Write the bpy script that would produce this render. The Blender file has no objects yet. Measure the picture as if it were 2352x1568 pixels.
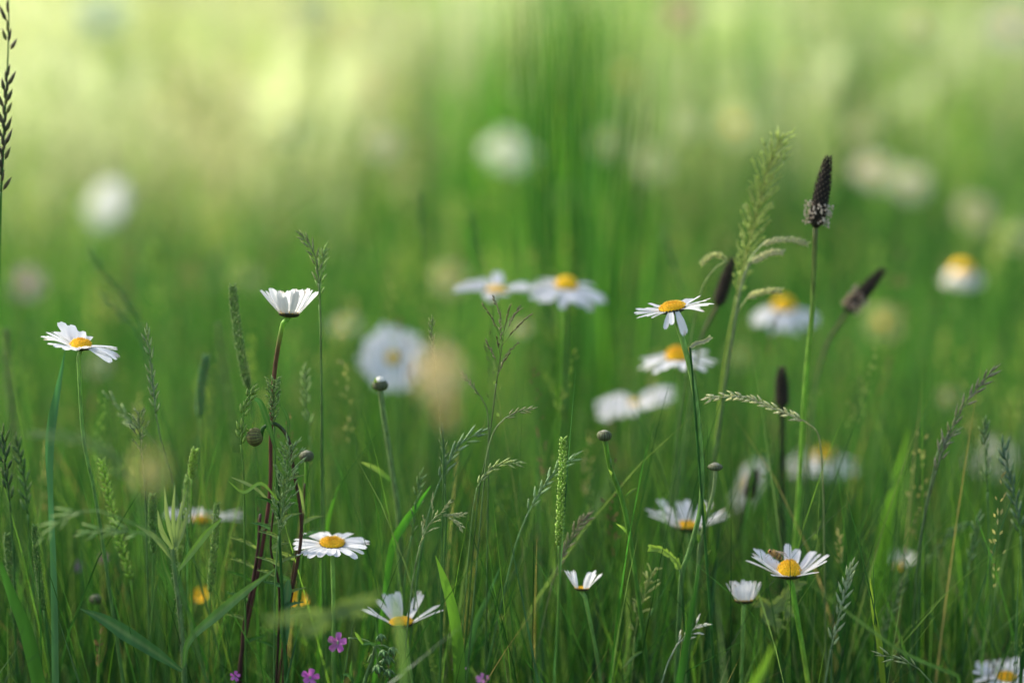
import bpy, math, random
import numpy as np
from mathutils import Vector, Matrix

R = math.radians
SC = bpy.context.scene
COL = SC.collection
# ------------------------------------------------------------------ camera
CAM_H, PITCH, LENS, FOCUS = 0.72, R(12), 85.0, 1.485
cam_d = bpy.data.cameras.new('camera')
cam = bpy.data.objects.new('camera', cam_d)
COL.objects.link(cam)
cam.location = (0, 0, CAM_H)
cam.rotation_euler = (R(90) - PITCH, 0, 0)
cam_d.lens = LENS
cam_d.sensor_width = 36
cam_d.clip_start = 0.05
cam_d.clip_end = 600
cam_d.dof.use_dof = True
cam_d.dof.focus_distance = FOCUS
cam_d.dof.aperture_fstop = 1.8
SC.camera = cam
# ------------------------------------------------------------------ light
SUN_EL, SUN_AZ = 40, -60          # azimuth clockwise from +Y
world = bpy.data.worlds.new('World')
SC.world = world
world.use_nodes = True
nt = world.node_tree
sky = nt.nodes.new('ShaderNodeTexSky')
sky.sky_type = 'NISHITA'
sky.sun_disc = False
sky.sun_elevation = R(SUN_EL)
sky.sun_rotation = R(SUN_AZ)
sky.dust_density = 4.0
sky.ozone_density = 0.6
bg = nt.nodes['Background']
bg.inputs['Strength'].default_value = 0.15
nt.links.new(sky.outputs[0], bg.inputs['Color'])
sun_d = bpy.data.lights.new('sun', 'SUN')
sun_d.energy = 4.2
sun_d.angle = R(0.6)
sun_d.color = (1.0, 0.95, 0.85)
sun = bpy.data.objects.new('sun', sun_d)
COL.objects.link(sun)
sd = Vector((math.sin(R(SUN_AZ)) * math.cos(R(SUN_EL)), math.cos(R(SUN_AZ)) * math.cos(R(SUN_EL)), math.sin(R(SUN_EL))))
sun.rotation_euler = sd.to_track_quat('Z', 'Y').to_euler()
SC.view_settings.view_transform = 'Standard'
SC.view_settings.look = 'None'
SC.view_settings.exposure = 1.33
SC.view_settings.gamma = 1
SC.render.resolution_x, SC.render.resolution_y = 1024, 682

FWD = Vector((0, math.cos(PITCH), -math.sin(PITCH)))
UPV = Vector((0, math.sin(PITCH), math.cos(PITCH)))
FPX = LENS / 36 * 2352

def at(px, py, Y=1.45):
    d = FWD + Vector((1, 0, 0)) * ((px - 1176) / FPX) + UPV * (-(py - 784) / FPX)
    return Vector((0, 0, CAM_H)) + d * (Y / d.y)

def pxm(Y):            # metres per photo pixel at distance Y
    return Y / math.cos(PITCH) / FPX

# ------------------------------------------------------------------ colours and materials
G_DARK = (0.018, 0.070, 0.016)
G_MID = (0.042, 0.140, 0.025)
G_BRIGHT = (0.140, 0.290, 0.035)
G_YEL = (0.26, 0.36, 0.05)
G_BLUE = (0.065, 0.170, 0.075)
G_PALE = (0.24, 0.32, 0.15)
G_SAGE = (0.17, 0.26, 0.10)
STRAW = (0.50, 0.46, 0.24)
BROWN = (0.085, 0.040, 0.028)
PURPLE = (0.070, 0.045, 0.045)
DARKHEAD = (0.022, 0.018, 0.015)

def mix(a, b, t):
    return tuple(a[i] * (1 - t) + b[i] * t for i in range(3))

def mat_plant(name, trans=0.4, rough=0.5, spec=0.3, tcol=(1.5, 1.35, 0.6), nscale=180, bump=0.0, namt=0.35):
    m = bpy.data.materials.new(name)
    m.use_nodes = True
    n, l = m.node_tree.nodes, m.node_tree.links
    p = n['Principled BSDF']
    out = n['Material Output']
    a = n.new('ShaderNodeAttribute'); a.attribute_name = 'col'
    tc = n.new('ShaderNodeTexCoord')
    mp = n.new('ShaderNodeMapping'); mp.inputs['Scale'].default_value = (1, 1, 0.25)
    l.new(tc.outputs['Object'], mp.inputs[0])
    no = n.new('ShaderNodeTexNoise'); no.inputs['Scale'].default_value = nscale; no.inputs['Detail'].default_value = 2
    l.new(mp.outputs[0], no.inputs['Vector'])
    mr = n.new('ShaderNodeMapRange')
    mr.inputs['From Min'].default_value = 0.3; mr.inputs['From Max'].default_value = 0.7
    mr.inputs['To Min'].default_value = 1 - namt; mr.inputs['To Max'].default_value = 1 + namt
    l.new(no.outputs[0], mr.inputs[0])
    vm = n.new('ShaderNodeVectorMath'); vm.operation = 'SCALE'
    l.new(a.outputs['Color'], vm.inputs[0]); l.new(mr.outputs[0], vm.inputs['Scale'])
    l.new(vm.outputs[0], p.inputs['Base Color'])
    p.inputs['Roughness'].default_value = rough
    p.inputs['Specular IOR Level'].default_value = spec
    if bump:
        b = n.new('ShaderNodeBump'); b.inputs['Strength'].default_value = bump; b.inputs['Distance'].default_value = 0.0004
        l.new(no.outputs[0], b.inputs['Height']); l.new(b.outputs[0], p.inputs['Normal'])
    if trans:
        t = n.new('ShaderNodeBsdfTranslucent')
        v2 = n.new('ShaderNodeVectorMath'); v2.operation = 'MULTIPLY'; v2.inputs[1].default_value = tcol
        l.new(vm.outputs[0], v2.inputs[0]); l.new(v2.outputs[0], t.inputs[0])
        mx = n.new('ShaderNodeMixShader'); mx.inputs[0].default_value = trans
        l.new(p.outputs[0], mx.inputs[1]); l.new(t.outputs[0], mx.inputs[2]); l.new(mx.outputs[0], out.inputs[0])
    return m

M_BLADE = mat_plant('grass_blade', 0.5, 0.42, 0.35, (1.48, 1.5, 0.7), 60)
M_LEAF = mat_plant('leaf_surface', 0.4, 0.5, 0.35, (1.6, 1.5, 0.55), 220, 0.5, 0.15)
M_STEM = mat_plant('stem_surface', 0.35, 0.5, 0.3, (1.5, 1.5, 0.5), 500, 0.3)
M_SEED = mat_plant('seed_husk', 0.35, 0.6, 0.3, (1.4, 1.3, 0.8), 700, 0.3)
M_HEAD = mat_plant('dark_flower_spike', 0.0, 0.8, 0.15, nscale=900, bump=0.5)
M_PETAL = mat_plant('petal_surface', 0.42, 0.55, 0.2, (1.0, 1.0, 0.98), 260, 0.25, 0.04)
M_DISC = mat_plant('flower_centre', 0.15, 0.7, 0.2, (1.2, 1.0, 0.3), 1500, 0.6, 0.25)
M_BRACT = mat_plant('bract_surface', 0.1, 0.6, 0.25, (1.2, 1.2, 0.6), 900, 0.6, 0.4)
M_BODY = mat_plant('insect_body', 0.0, 0.5, 0.4, nscale=2500, bump=0.6, namt=0.4)

def simple(name, col, rough=0.5, alpha=1.0):
    m = bpy.data.materials.new(name); m.use_nodes = True
    p = m.node_tree.nodes['Principled BSDF']
    p.inputs['Base Color'].default_value = (*col, 1); p.inputs['Roughness'].default_value = rough
    p.inputs['Alpha'].default_value = alpha
    return m
M_WING = simple('insect_wing', (0.45, 0.30, 0.18), 0.25, 0.55)
M_EYE = simple('insect_eye', (0.05, 0.015, 0.01), 0.2)

# ------------------------------------------------------------------ mesh helpers
class MB:
    def __init__(s):
        s.v, s.f, s.c = [], [], []
    def add(s, vs, fs, col):
        o = len(s.v)
        s.v += [tuple(p) for p in vs]
        s.f += [tuple(i + o for i in f) for f in fs]
        if col and isinstance(col[0], (tuple, list)):
            s.c += [tuple(c) for c in col]
        else:
            s.c += [tuple(col)] * len(vs)

def make_mesh(name, v, f, c):
    me = bpy.data.meshes.new(name)
    me.from_pydata(v, [], f)
    at_ = me.color_attributes.new('col', 'FLOAT_COLOR', 'POINT')
    cc = np.ones((len(v), 4), dtype=np.float32)
    cc[:, :3] = np.array(c, dtype=np.float32).reshape(-1, 3)
    at_.data.foreach_set('color', cc.ravel())
    me.polygons.foreach_set('use_smooth', [True] * len(me.polygons))
    me.update()
    return me

def thing(name, label, cat, loc, group=None):
    o = bpy.data.objects.new(name, None)
    COL.objects.link(o)
    o.location = loc
    o.empty_display_size = 0.01
    o['label'] = label; o['category'] = cat
    if group: o['group'] = group
    return o

def base_of(p):
    loc = Vector((0, 0, 0))
    while p is not None:
        loc += p.location
        p = p.parent
    return loc

def obj(name, mb, mat, parent=None, label=None):
    if not mb.v: return None
    b = base_of(parent)
    v = [(p[0] - b.x, p[1] - b.y, p[2] - b.z) for p in mb.v]
    me = make_mesh(name, v, mb.f, mb.c)
    me.materials.append(mat)
    o = bpy.data.objects.new(name, me)
    COL.objects.link(o)
    o.parent = parent
    if label: o['label'] = label
    return o

def smooth(pts, k=6):
    P = [Vector(p) for p in pts]
    if len(P) < 3:
        return [P[0].lerp(P[-1], i / k) for i in range(k + 1)]
    P = [P[0] * 2 - P[1]] + P + [P[-1] * 2 - P[-2]]
    out = []
    for i in range(1, len(P) - 2):
        a, b, c, d = P[i - 1:i + 3]
        for j in range(k):
            t = j / k
            out.append(0.5 * ((2 * b) + (c - a) * t + (2 * a - 5 * b + 4 * c - d) * t * t + (3 * b - a - 3 * c + d) * t ** 3))
    out.append(P[-2])
    return out

def lerpl(a, t):       # sample list of floats / tuples at t 0..1
    x = t * (len(a) - 1); i = min(int(x), len(a) - 2) if len(a) > 1 else 0
    if len(a) == 1: return a[0]
    u = x - i
    if isinstance(a[0], (tuple, list)): return mix(a[i], a[i + 1], u)
    return a[i] * (1 - u) + a[i + 1] * u

def tube(mb, path, rads, col, n=6):
    rads = rads if isinstance(rads, (list, tuple)) else [rads]
    cols = col if isinstance(col[0], (tuple, list)) else [col]
    vs, fs, cs = [], [], []
    m = len(path)
    prev = None
    for i, p in enumerate(path):
        t = (path[min(i + 1, m - 1)] - path[max(i - 1, 0)])
        t = t.normalized() if t.length > 1e-9 else Vector((0, 0, 1))
        if prev is None:
            a = t.cross(Vector((0, 1, 0.1)))
        else:
            a = prev - t * prev.dot(t)
        if a.length < 1e-6: a = t.orthogonal()
        a.normalize(); prev = a
        b = t.cross(a)
        r = lerpl(rads, i / (m - 1)); c = lerpl(cols, i / (m - 1))
        for k in range(n):
            q = 2 * math.pi * k / n
            vs.append(p + (a * math.cos(q) + b * math.sin(q)) * r); cs.append(c)
    for i in range(m - 1):
        for k in range(n):
            fs.append((i * n + k, i * n + (k + 1) % n, (i + 1) * n + (k + 1) % n, (i + 1) * n + k))
    fs.append(tuple(range(n))[::-1]); fs.append(tuple((m - 1) * n + k for k in range(n)))
    mb.add(vs, fs, cs)

def spikelet(mb, p, d, L, w, col, n=5):
    d = d.normalized(); a = d.orthogonal().normalized(); b = d.cross(a)
    vs = [p]; cs = [mix(col, G_MID, 0.2)]
    for (t, r) in ((0.3, 1.0), (0.65, 0.75)):
        for k in range(n):
            q = 2 * math.pi * k / n
            vs.append(p + d * (L * t) + (a * math.cos(q) + b * math.sin(q)) * (w * 0.5 * r)); cs.append(col)
    vs.append(p + d * L); cs.append(mix(col, STRAW, 0.35))
    fs = []
    for k in range(n):
        k2 = (k + 1) % n
        fs += [(0, 1 + k2, 1 + k), (1 + k, 1 + k2, 1 + n + k2, 1 + n + k), (1 + n + k, 1 + n + k2, 1 + 2 * n)]
    mb.add(vs, fs, cs)

def ribbon(mb, path, widths, col, face=Vector((0, -1, 0.2)), fold=0.25, twist=0.0, na=3):
    """leaf blade: strip with a keel, na columns"""
    cols = col if isinstance(col[0], (tuple, list)) else [col]
    m = len(path); vs, fs, cs = [], [], []
    for i, p in enumerate(path):
        t = (path[min(i + 1, m - 1)] - path[max(i - 1, 0)]).normalized()
        f = Matrix.Rotation(twist * i / m, 3, t) @ face
        s = t.cross(f)
        if s.length < 1e-5: s = t.orthogonal()
        s.normalize(); nn = s.cross(t).normalized()
        w = lerpl(widths, i / (m - 1)); c = lerpl(cols, i / (m - 1))
        for k in range(na):
            u = -1 + 2 * k / (na - 1)
            vs.append(p + s * (u * w / 2) + nn * (abs(u) * w * fold))
            cs.append(mix(c, G_PALE, 0.25) if (na > 3 and k == na // 2) else c)
    for i in range(m - 1):
        for k in range(na - 1):
            fs.append((i * na + k, i * na + k + 1, (i + 1) * na + k + 1, (i + 1) * na + k))
    mb.add(vs, fs, cs)

def blob(mb, c, rx, ry, rz, col, M=None, nu=10, nv=7, jit=0.0, rng=random):
    vs, fs = [], []
    c = Vector(c)
    for j in range(nv + 1):
        ph = math.pi * j / nv
        for i in range(nu):
            th = 2 * math.pi * i / nu
            k = 1 + rng.uniform(-jit, jit)
            v = Vector((rx * math.sin(ph) * math.cos(th) * k, ry * math.sin(ph) * math.sin(th) * k, rz * math.cos(ph) * k))
            if M is not None: v = M @ v
            vs.append(c + v)
    for j in range(nv):
        for i in range(nu):
            fs.append((j * nu + i, (j + 1) * nu + i, (j + 1) * nu + (i + 1) % nu, j * nu + (i + 1) % nu))
    mb.add(vs, fs, col)

def path3(pts, Y, k=6):
    """photo-space way points (x, y[, Y]) from top to bottom -> smooth 3D path"""
    return smooth([at(p[0], p[1], p[2] if len(p) > 2 else Y) for p in pts], k)

def to_ground(path, spread=0.3, rng=random):
    """continue a stem from its last point down to the soil"""
    p = path[-1]
    d = path[-1] - path[-2]
    d = d.normalized() if d.length > 1e-6 else Vector((0, 0, -1))
    h = max(p.z, 0.01)
    sx = max(-0.25, min(0.25, d.x / max(0.3, -d.z))) * h * 0.7
    end = Vector((p.x + sx, p.y + rng.uniform(-0.02, 0.02), -0.01))
    mid = (p + end) / 2 + Vector((sx * 0.15, 0, 0))
    ext = smooth([p, mid, end], 5)
    return list(path) + ext[1:]

# ------------------------------------------------------------------ daisies
WHITE = (0.80, 0.80, 0.80)
YOLK = (0.92, 0.56, 0.015)
LAB = 'oxeye daisies in the meadow'

def head_frame(tilt, roll):
    t, r = R(tilt), R(roll)
    N = Vector((math.sin(r), -math.sin(t) * math.cos(r), math.cos(t) * math.cos(r))).normalized()
    E1 = Vector((1, 0, 0)); E1 = (E1 - N * E1.dot(N)).normalized()
    E2 = N.cross(E1)
    return N, E1, E2

def petal_mesh(c, N, E1, E2, az, r0, L, w, cup, curl, rng, rows=8, na=5, col=WHITE):
    rad = E1 * math.cos(az) + E2 * math.sin(az)
    side = N.cross(rad)
    twist = rng.uniform(-0.25, 0.25)
    mb = MB(); vs, cs, fs = [], [], []
    p = c + rad * r0
    ang = cup
    notch = rng.uniform(0.02, 0.07)
    worn = rng.random() < .22
    if worn: notch = rng.uniform(.08, .16); curl *= 1.8
    for i in range(rows + 1):
        t = i / rows
        ang = cup + curl * t
        d = rad * math.cos(ang) + N * math.sin(ang)
        if i: p = p + d * (L / rows)
        nn = side.cross(d) * -1
        prof = (0.38 + 0.62 * min(1, t / 0.45) ** 0.8) * (1 if t < 0.78 else math.sqrt(max(0.0, 1 - ((t - 0.78) / 0.235) ** 2.6)))
        ww = w * 0.5 * max(prof, 0.3 if i < rows else 0.34)
        s = (side * math.cos(twist * t) + nn * math.sin(twist * t))
        for k in range(na):
            u = -1 + 2 * k / (na - 1)
            dz = (u * u * 0.28 + (0.10 if k % 2 else 0)) * ww
            q = p + s * (u * ww) + nn * dz
            if i == rows and k in (1, 3): q = q - d * (L * notch)
            vs.append(q)
            cc_ = mix(col, (0.62, 0.66, 0.40), max(0, 0.18 - t))
            cs.append(mix(cc_, (.50, .36, .24), .5) if (worn and i >= rows - 1 and k > na // 2) else cc_)
    for i in range(rows):
        for k in range(na - 1):
            fs.append((i * na + k, i * na + k + 1, (i + 1) * na + k + 1, (i + 1) * na + k))
    mb.add(vs, fs, cs)
    return mb

def daisy(px, py, Y, wpx, tilt, roll, cup, label, stem=None, n=22, curl=-10, gaps=(), extra=(), disc=0.30,
          seed=1, fine=True, stemcol=None, over=None, discup=0.35, name='oxeye_daisy', white=WHITE, group=LAB, skipdisc=False, pw=0.30, srad=0.0011):
    """px,py = centre of the disc base; wpx full width in photo pixels; cup = petal elevation in degrees;
    azimuths: 0 right, 90 away, 180 left, 270 towards the camera"""
    rng = random.Random(seed * 77 + 5)
    Y = Y if Y < 2.9 else 2.72 + (Y - 2.9) * .17
    c = at(px, py, Y)
    Rr = wpx * pxm(Y) / 2
    if Y > 2 and white[2] < .6 or name == 'faded_daisy': white = (min(.8, white[0] * 1.05), min(.82, white[1] * 1.1), white[2] * .85); pw = min(pw, .40)
    rd = Rr * disc
    N, E1, E2 = head_frame(tilt, roll)
    stem = stem or [(px, py + 6), (px + rng.uniform(-10, 10), py + 160)]
    sp = path3(stem, Y, 6)
    sp[0] = c - N * rd * 0.30
    sp = to_ground(sp, rng=rng)
    th = thing(name, label, 'daisy', (sp[-1].x, sp[-1].y, 0), group)
    mb = MB()
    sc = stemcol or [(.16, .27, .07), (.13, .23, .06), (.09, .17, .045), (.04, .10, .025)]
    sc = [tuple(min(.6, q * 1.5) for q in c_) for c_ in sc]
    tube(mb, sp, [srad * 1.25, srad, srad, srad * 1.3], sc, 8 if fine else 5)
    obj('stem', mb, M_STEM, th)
    # bracts: shallow bowl of overlapping dark edged scales
    mb = MB(); nb = 22
    prof = ((0.10, -0.30), (0.50, -0.26), (0.84, -0.15), (0.96, 0.0), (0.92, 0.06))
    vs, fs, cs = [], [], []
    for j, (r_, z_) in enumerate(prof):
        for k in range(nb * 2):
            q = math.pi * k / nb
            rr = rd * r_ * (1.0 + (0.035 if k % 2 else -0.035))
            vs.append(c + (E1 * math.cos(q) + E2 * math.sin(q)) * rr + N * (rd * z_ + (rd * 0.05 if (k % 2 and j > 2) else 0)))
            cs.append(mix((0.07, 0.11, 0.03), (0.035, 0.022, 0.015), 0.9 if k % 2 else (0.25 + 0.15 * j)))
    for j in range(len(prof) - 1):
        for k in range(nb * 2):
            k2 = (k + 1) % (nb * 2)
            fs.append((j * nb * 2 + k, j * nb * 2 + k2, (j + 1) * nb * 2 + k2, (j + 1) * nb * 2 + k))
    mb.add(vs, fs, cs)
    obj('bracts', mb, M_BRACT, th)
    # yellow disc
    if not skipdisc:
        mb = MB()
        M = Matrix((E1, E2, N)).transposed()
        hgt = rd * discup * 1.3
        blob(mb, c + N * rd * 0.02, rd * 0.93, rd * 0.93, hgt, YOLK, M, 16, 8, 0.03, rng)
        for i_, v_ in enumerate(mb.v):          # flat underside
            dz_ = (v_ - c).dot(N) if isinstance(v_, Vector) else (Vector(v_) - c).dot(N)
            if dz_ < 0: mb.v[i_] = tuple(Vector(v_) - N * (dz_ + rd * 0.04))
        if fine:
            nf = 150
            for i in range(nf):
                fr = math.sqrt((i + 0.5) / nf); a = i * 2.39996
                x, y = rd * 0.93 * fr * math.cos(a), rd * 0.93 * fr * math.sin(a)
                z = hgt * math.sqrt(max(0, 1 - fr * fr * 0.92))
                nrm = (E1 * x + E2 * y) * 0.9 / rd * 0.9 + N * 1.0
                p = c + E1 * x + E2 * y + N * (z - rd * 0.02)
                dim = 0.15 if (fr < 0.38) else 1.0
                spikelet(mb, p, nrm, rd * rng.uniform(0.13, 0.24), rd * 0.12, mix((0.72, 0.38, 0.008), (0.96, 0.68, 0.04), (.35 + .65 * rng.random()) * dim), 4)
        obj('flower_centre', mb, M_DISC, th)
    # petals
    L0 = Rr - rd * 0.85
    mbs = []
    lst = []
    for i in range(n):
        a = 360 * (i + rng.uniform(-0.28, 0.28)) / n
        if any(g0 <= a % 360 <= g1 for g0, g1 in gaps): continue
        lst.append((a, None, 1.0))
    lst += [(e[0], e[1], e[2]) for e in extra]
    for (a, cu, ls) in lst:
        cu_ = cu if cu is not None else (over(a % 360) if over else cup)
        cj = cu_ + rng.uniform(-6, 6)
        L = L0 * ls * rng.uniform(0.90, 1.06)
        w = L0 * pw * rng.uniform(0.85, 1.15)
        m_ = petal_mesh(c, N, E1, E2, R(a), rd * 0.84, L, w, R(cj), R(curl + rng.uniform(-10, 10)), rng,
                        8 if fine else 5, 5 if fine else 3, white)
        mbs.append(m_)
    if fine:
        for m_ in mbs: obj('petal', m_, M_PETAL, th)
    else:
        allm = MB()
        for m_ in mbs: allm.add(m_.v, m_.f, m_.c)
        obj('petals', allm, M_PETAL, th)
    return th, c, N

REDSTEM = [G_BRIGHT, (0.11, 0.07, 0.03), (0.10, 0.04, 0.03), (0.095, 0.035, 0.03), (0.085, 0.03, 0.03), (0.07, 0.035, 0.025), (0.06, 0.03, 0.025), (0.05, 0.03, 0.02), (0.05, 0.03, 0.02)]

daisy(186, 797, 1.45, 190, -2, 4, 8, 'white daisy high at the left edge, touching the tip of a wide blue-green blade', [(180, 805), (184, 900), (192, 1010), (215, 1120), (232, 1220)],
      n=24, curl=-8, pw=.36, gaps=((50, 78), (305, 325)), extra=((150, 50, 1.0), (128, 52, 0.8)), disc=0.27, seed=1, discup=0.55,
      over=lambda a: 24 if 130 < a < 215 else (-8 if (a < 60 or a > 310) else 10))
daisy(664, 722, 1.45, 184, -13, 3, 50, 'cup shaped white daisy on a reddish brown stem, highest flower left of centre', [(652, 733), (640, 790), (629, 870), (622, 1000), (620, 1130), (600, 1270), (575, 1400), (555, 1500), (548, 1568)],
      n=28, pw=.25, curl=6, disc=0.27, seed=2, stemcol=REDSTEM, over=lambda a: 44 if (a < 30 or a > 330 or 150 < a < 210) else 52, extra=((260, 48, .9), (290, 50, .95)), srad=0.0012)
daisy(763, 1250, 1.45, 184, 4, 2, 6, 'fully open flat white daisy above the magenta blossom, whole yellow centre showing', [(763, 1262), (766, 1380), (766, 1500), (768, 1568)],
      n=24, curl=-14, disc=0.33, seed=3)
daisy(922, 1432, 1.45, 214, -5, -2, 38, 'sparse white daisy low in the middle, its petals raised and spread like a hand', [(925, 1442), (935, 1500), (948, 1568)],
      n=26, pw=.21, curl=0, disc=0.27, seed=4, gaps=((12, 30), (60, 88), (150, 163), (215, 335)), over=lambda a: 32 if (a < 40 or a > 330 or 140 < a < 215) else 50)
daisy(1336, 1352, 1.45, 128, -13, 4, 55, 'small half-open white daisy alone below the crested green grass spike', [(1342, 1362), (1352, 1410), (1368, 1490), (1380, 1568)],
      n=22, curl=2, disc=0.27, seed=5, gaps=((80, 112), (240, 292)), skipdisc=False, pw=0.26, discup=0.2)
daisy(1545, 711, 1.45, 186, -3, -10, 6, 'sharp white daisy on a long bare green stem, upper of the pair right of centre', [(1548, 720), (1566, 775), (1588, 860), (1603, 960), (1612, 1080), (1608, 1170), (1585, 1260), (1566, 1320), (1560, 1420)],
      n=34, curl=-4, disc=0.34, seed=6, gaps=((238, 300),), extra=((250, -35, .85), (262, -30, 0.8), (283, -55, .95), (290, -60, .9)), pw=0.19, discup=0.4, srad=0.0015)
daisy(1556, 824, 1.62, 184, 0, -2, -2, 'soft white daisy with a domed orange centre, lower of the pair right of centre', [(1556, 836), (1560, 900), (1555, 1040)],
      n=22, curl=-12, disc=0.31, seed=7, discup=0.75)
daisy(1458, 925, 1.78, 190, 10, -14, 8, 'blurred white daisy half hidden by upright grass, under the orange centred pair', None, n=20, disc=0.15, seed=8, fine=False, gaps=((40, 110),), over=lambda a: 12)
daisy(1578, 1212, 1.53, 214, -10, 2, 32, 'white daisy with raised feathery petals crossed by the long green stem', [(1580, 1222), (1585, 1330), (1590, 1450)],
      n=24, curl=2, disc=0.28, seed=9, gaps=((235, 310), (60, 80)), over=lambda a: 27 if (a < 30 or a > 330 or 150 < a < 215) else 46, pw=0.2)
bee_flower = daisy(1812, 1322, 1.45, 226, -13, 1, 34, 'large white daisy at lower right with a small bee sitting on its petals', [(1817, 1332), (1828, 1400), (1842, 1480), (1856, 1568)],
      n=28, pw=.23, curl=2, disc=0.26, seed=10, gaps=((50, 130), (215, 325)), extra=((88, 72, 0.95), (66, 55, 0.8), (262, 12, .5), (238, 8, .75), (222, 16, .9), (308, 14, .85), (140, 46, .7), (120, 50, .6), (40, 42, 1), (160, 38, 1)),
      over=lambda a: 33 if (a < 50 or a > 320 or 135 < a < 215) else 22, discup=0.95, srad=0.0015, stemcol=[G_BRIGHT, G_BRIGHT, G_YEL, G_MID])
daisy(1709, 1380, 1.46, 138, -13, 0, 60, 'small half-closed white daisy beside the large daisy that carries the bee', [(1708, 1388), (1706, 1460), (1702, 1568)],
      n=20, pw=.24, curl=14, disc=0.32, seed=11, extra=((5, 42, 1.0),), discup=0.2)
daisy(1140, 668, 1.70, 196, 1, 2, 6, 'blurred sparse white daisy, left one of the touching pair at mid height', None, n=24, disc=0.28, seed=12, fine=False, pw=.36, gaps=((45, 85), (195, 250), (290, 340)), curl=-6, extra=((88, 40, .7), (260, -10, 0.7)))
daisy(1300, 660, 1.70, 206, 3, 6, -2, 'blurred full white daisy, right one of the touching pair at mid height', None, n=22, disc=0.29, seed=13, fine=False, discup=0.7, curl=-18)
daisy(1800, 710, 1.88, 176, 4, 1, -14, 'blurred white daisy with drooping petals behind the plantain stalk', None, n=22, disc=0.33, seed=14, fine=False, discup=0.8, curl=-25)
daisy(903, 822, 1.86, 166, 62, 4, 4, 'blurred white daisy turned to face the camera, partly behind a tan seed head', None, n=24, disc=0.22, seed=15, fine=False, curl=-6, gaps=((72, 86),), pw=.34)
daisy(1893, 1052, 1.86, 180, 4, 0, -8, 'blurred white daisy with drooping petals, low behind the dark plantain stem', None, n=20, disc=0.30, seed=16, fine=False, discup=0.8, curl=-22)
daisy(1722, 1112, 1.80, 140, 30, -58, 4, 'blurred white daisy turned sideways, with a dark spike across its centre', None, n=18, disc=0.30, seed=17, fine=False)
daisy(465, 1196, 1.62, 200, -8, 0, 22, 'soft white daisy half covered by grass spikes low on the left', None, n=20, disc=0.26, seed=18, fine=True, gaps=((30, 60), (225, 320)), curl=-14)
daisy(2210, 622, 2.15, 126, 2, 0, -30, 'blurred round cream daisy with hanging petals near the right edge', None, n=22, disc=0.42, seed=19, fine=False, discup=0.6, curl=-40, white=(.80, .76, .70), pw=.4)
daisy(2282, 1050, 2.05, 118, 40, -20, 0, 'blurred creamy daisy near the right edge above dark spikelets', None, n=20, disc=0.15, seed=20, fine=False, white=(.80, .77, .72), pw=.4)
daisy(1168, 345, 2.75, 126, 40, 4, 0, 'large pale blur of a daisy high in the centre of the meadow', None, n=18, disc=0.12, seed=21, fine=False, pw=.36, white=(.60, .64, .58))
daisy(243, 466, 2.75, 122, 50, -30, 0, 'blurred tilted pale daisy in the upper left of the meadow', None, n=18, disc=0.12, seed=22, fine=False, pw=.36, white=(.62, .64, .60))
daisy(232, 28, 4.0, 130, 50, 0, 0, 'faint pale daisy at the very top left, most distant of all', None, n=20, disc=0.12, seed=23, fine=False, pw=.36, white=(.68, .72, .56))
daisy(2312, 1556, 1.49, 170, 8, 0, 18, 'white daisy cut off by the bottom right corner', None, n=24, disc=0.28, seed=24, fine=True, curl=-12)
daisy(2066, 1302, 1.68, 110, 0, 6, 55, 'soft half-closed daisy hidden in grass right of the bee daisy', None, n=14, disc=0.3, seed=25, fine=False, gaps=((220, 320),))
daisy(2240, 488, 2.6, 88, 60, 0, 0, 'blurred beige disc of a faded daisy on the right, above the cream one', None, n=20, disc=0.2, seed=26, fine=False, white=(.62, .56, .40), pw=.45)
daisy(2178, 912, 2.1, 46, 60, 0, 0, 'tiny round beige faded daisy left of the slanting grass ear', None, n=18, disc=0.3, seed=27, fine=False, white=(.72, .64, .44), pw=.5)
daisy(2028, 742, 2.15, 96, 60, 0, 0, 'blurred yellowish faded daisy behind the leaning plantain', None, n=18, disc=0.3, seed=28, fine=False, white=(.62, .58, .26), pw=.4)
daisy(2348, 545, 2.8, 70, 50, 0, 0, 'blurred pale daisy cut by the right edge', None, n=18, disc=0.2, seed=29, fine=False, white=(.72, .68, .55), pw=.45)
daisy(2010, 392, 3.3, 100, 45, 0, 0, 'pale pinkish blurred daisy high on the right, left one of a close pair', None, n=18, disc=0.2, seed=30, fine=False, white=(.70, .62, .52), pw=.45)
daisy(2090, 420, 3.2, 90, 45, 0, 0, 'pale blurred daisy high on the right, right one of a close pair', None, n=18, disc=0.2, seed=31, fine=False, white=(.66, .62, .50), pw=.45)
daisy(1690, 290, 3.4, 100, 60, 0, 0, 'bright yellowish blurred daisy high between the centre and the tall panicle', None, n=20, disc=0.3, seed=32, fine=False, white=(.76, .76, .42), pw=.5)
daisy(1440, 180, 3.8, 72, 60, 0, 0, 'faint yellow blurred daisy beside the tall grass clump near the top', None, n=18, disc=0.3, seed=33, fine=False, white=(.6, .62, .25), pw=.5)
daisy(1300, 455, 2.9, 46, 60, 0, 0, 'faint grey green blurred daisy in front of the tall grass clump', None, n=16, disc=0.2, seed=34, fine=False, white=(.40, .46, .26), pw=.4)
daisy(722, 24, 4.2, 80, 60, 0, 0, 'pale round blurred daisy at the top, left of centre', None, n=20, disc=0.2, seed=35, fine=False, white=(.64, .66, .46), pw=.5)
daisy(1500, 375, 3.2, 84, 60, 0, 0, 'cream blurred daisy right of the tall grass clump', None, n=20, disc=0.2, seed=36, fine=False, white=(.66, .66, .42), pw=.45)
daisy(790, 745, 2.15, 84, 20, 0, 0, 'faint pale daisy behind the thin tall grass, right of the cupped daisy', None, n=16, disc=0.3, seed=37, fine=False, white=(.50, .52, .40), pw=.4)
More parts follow.
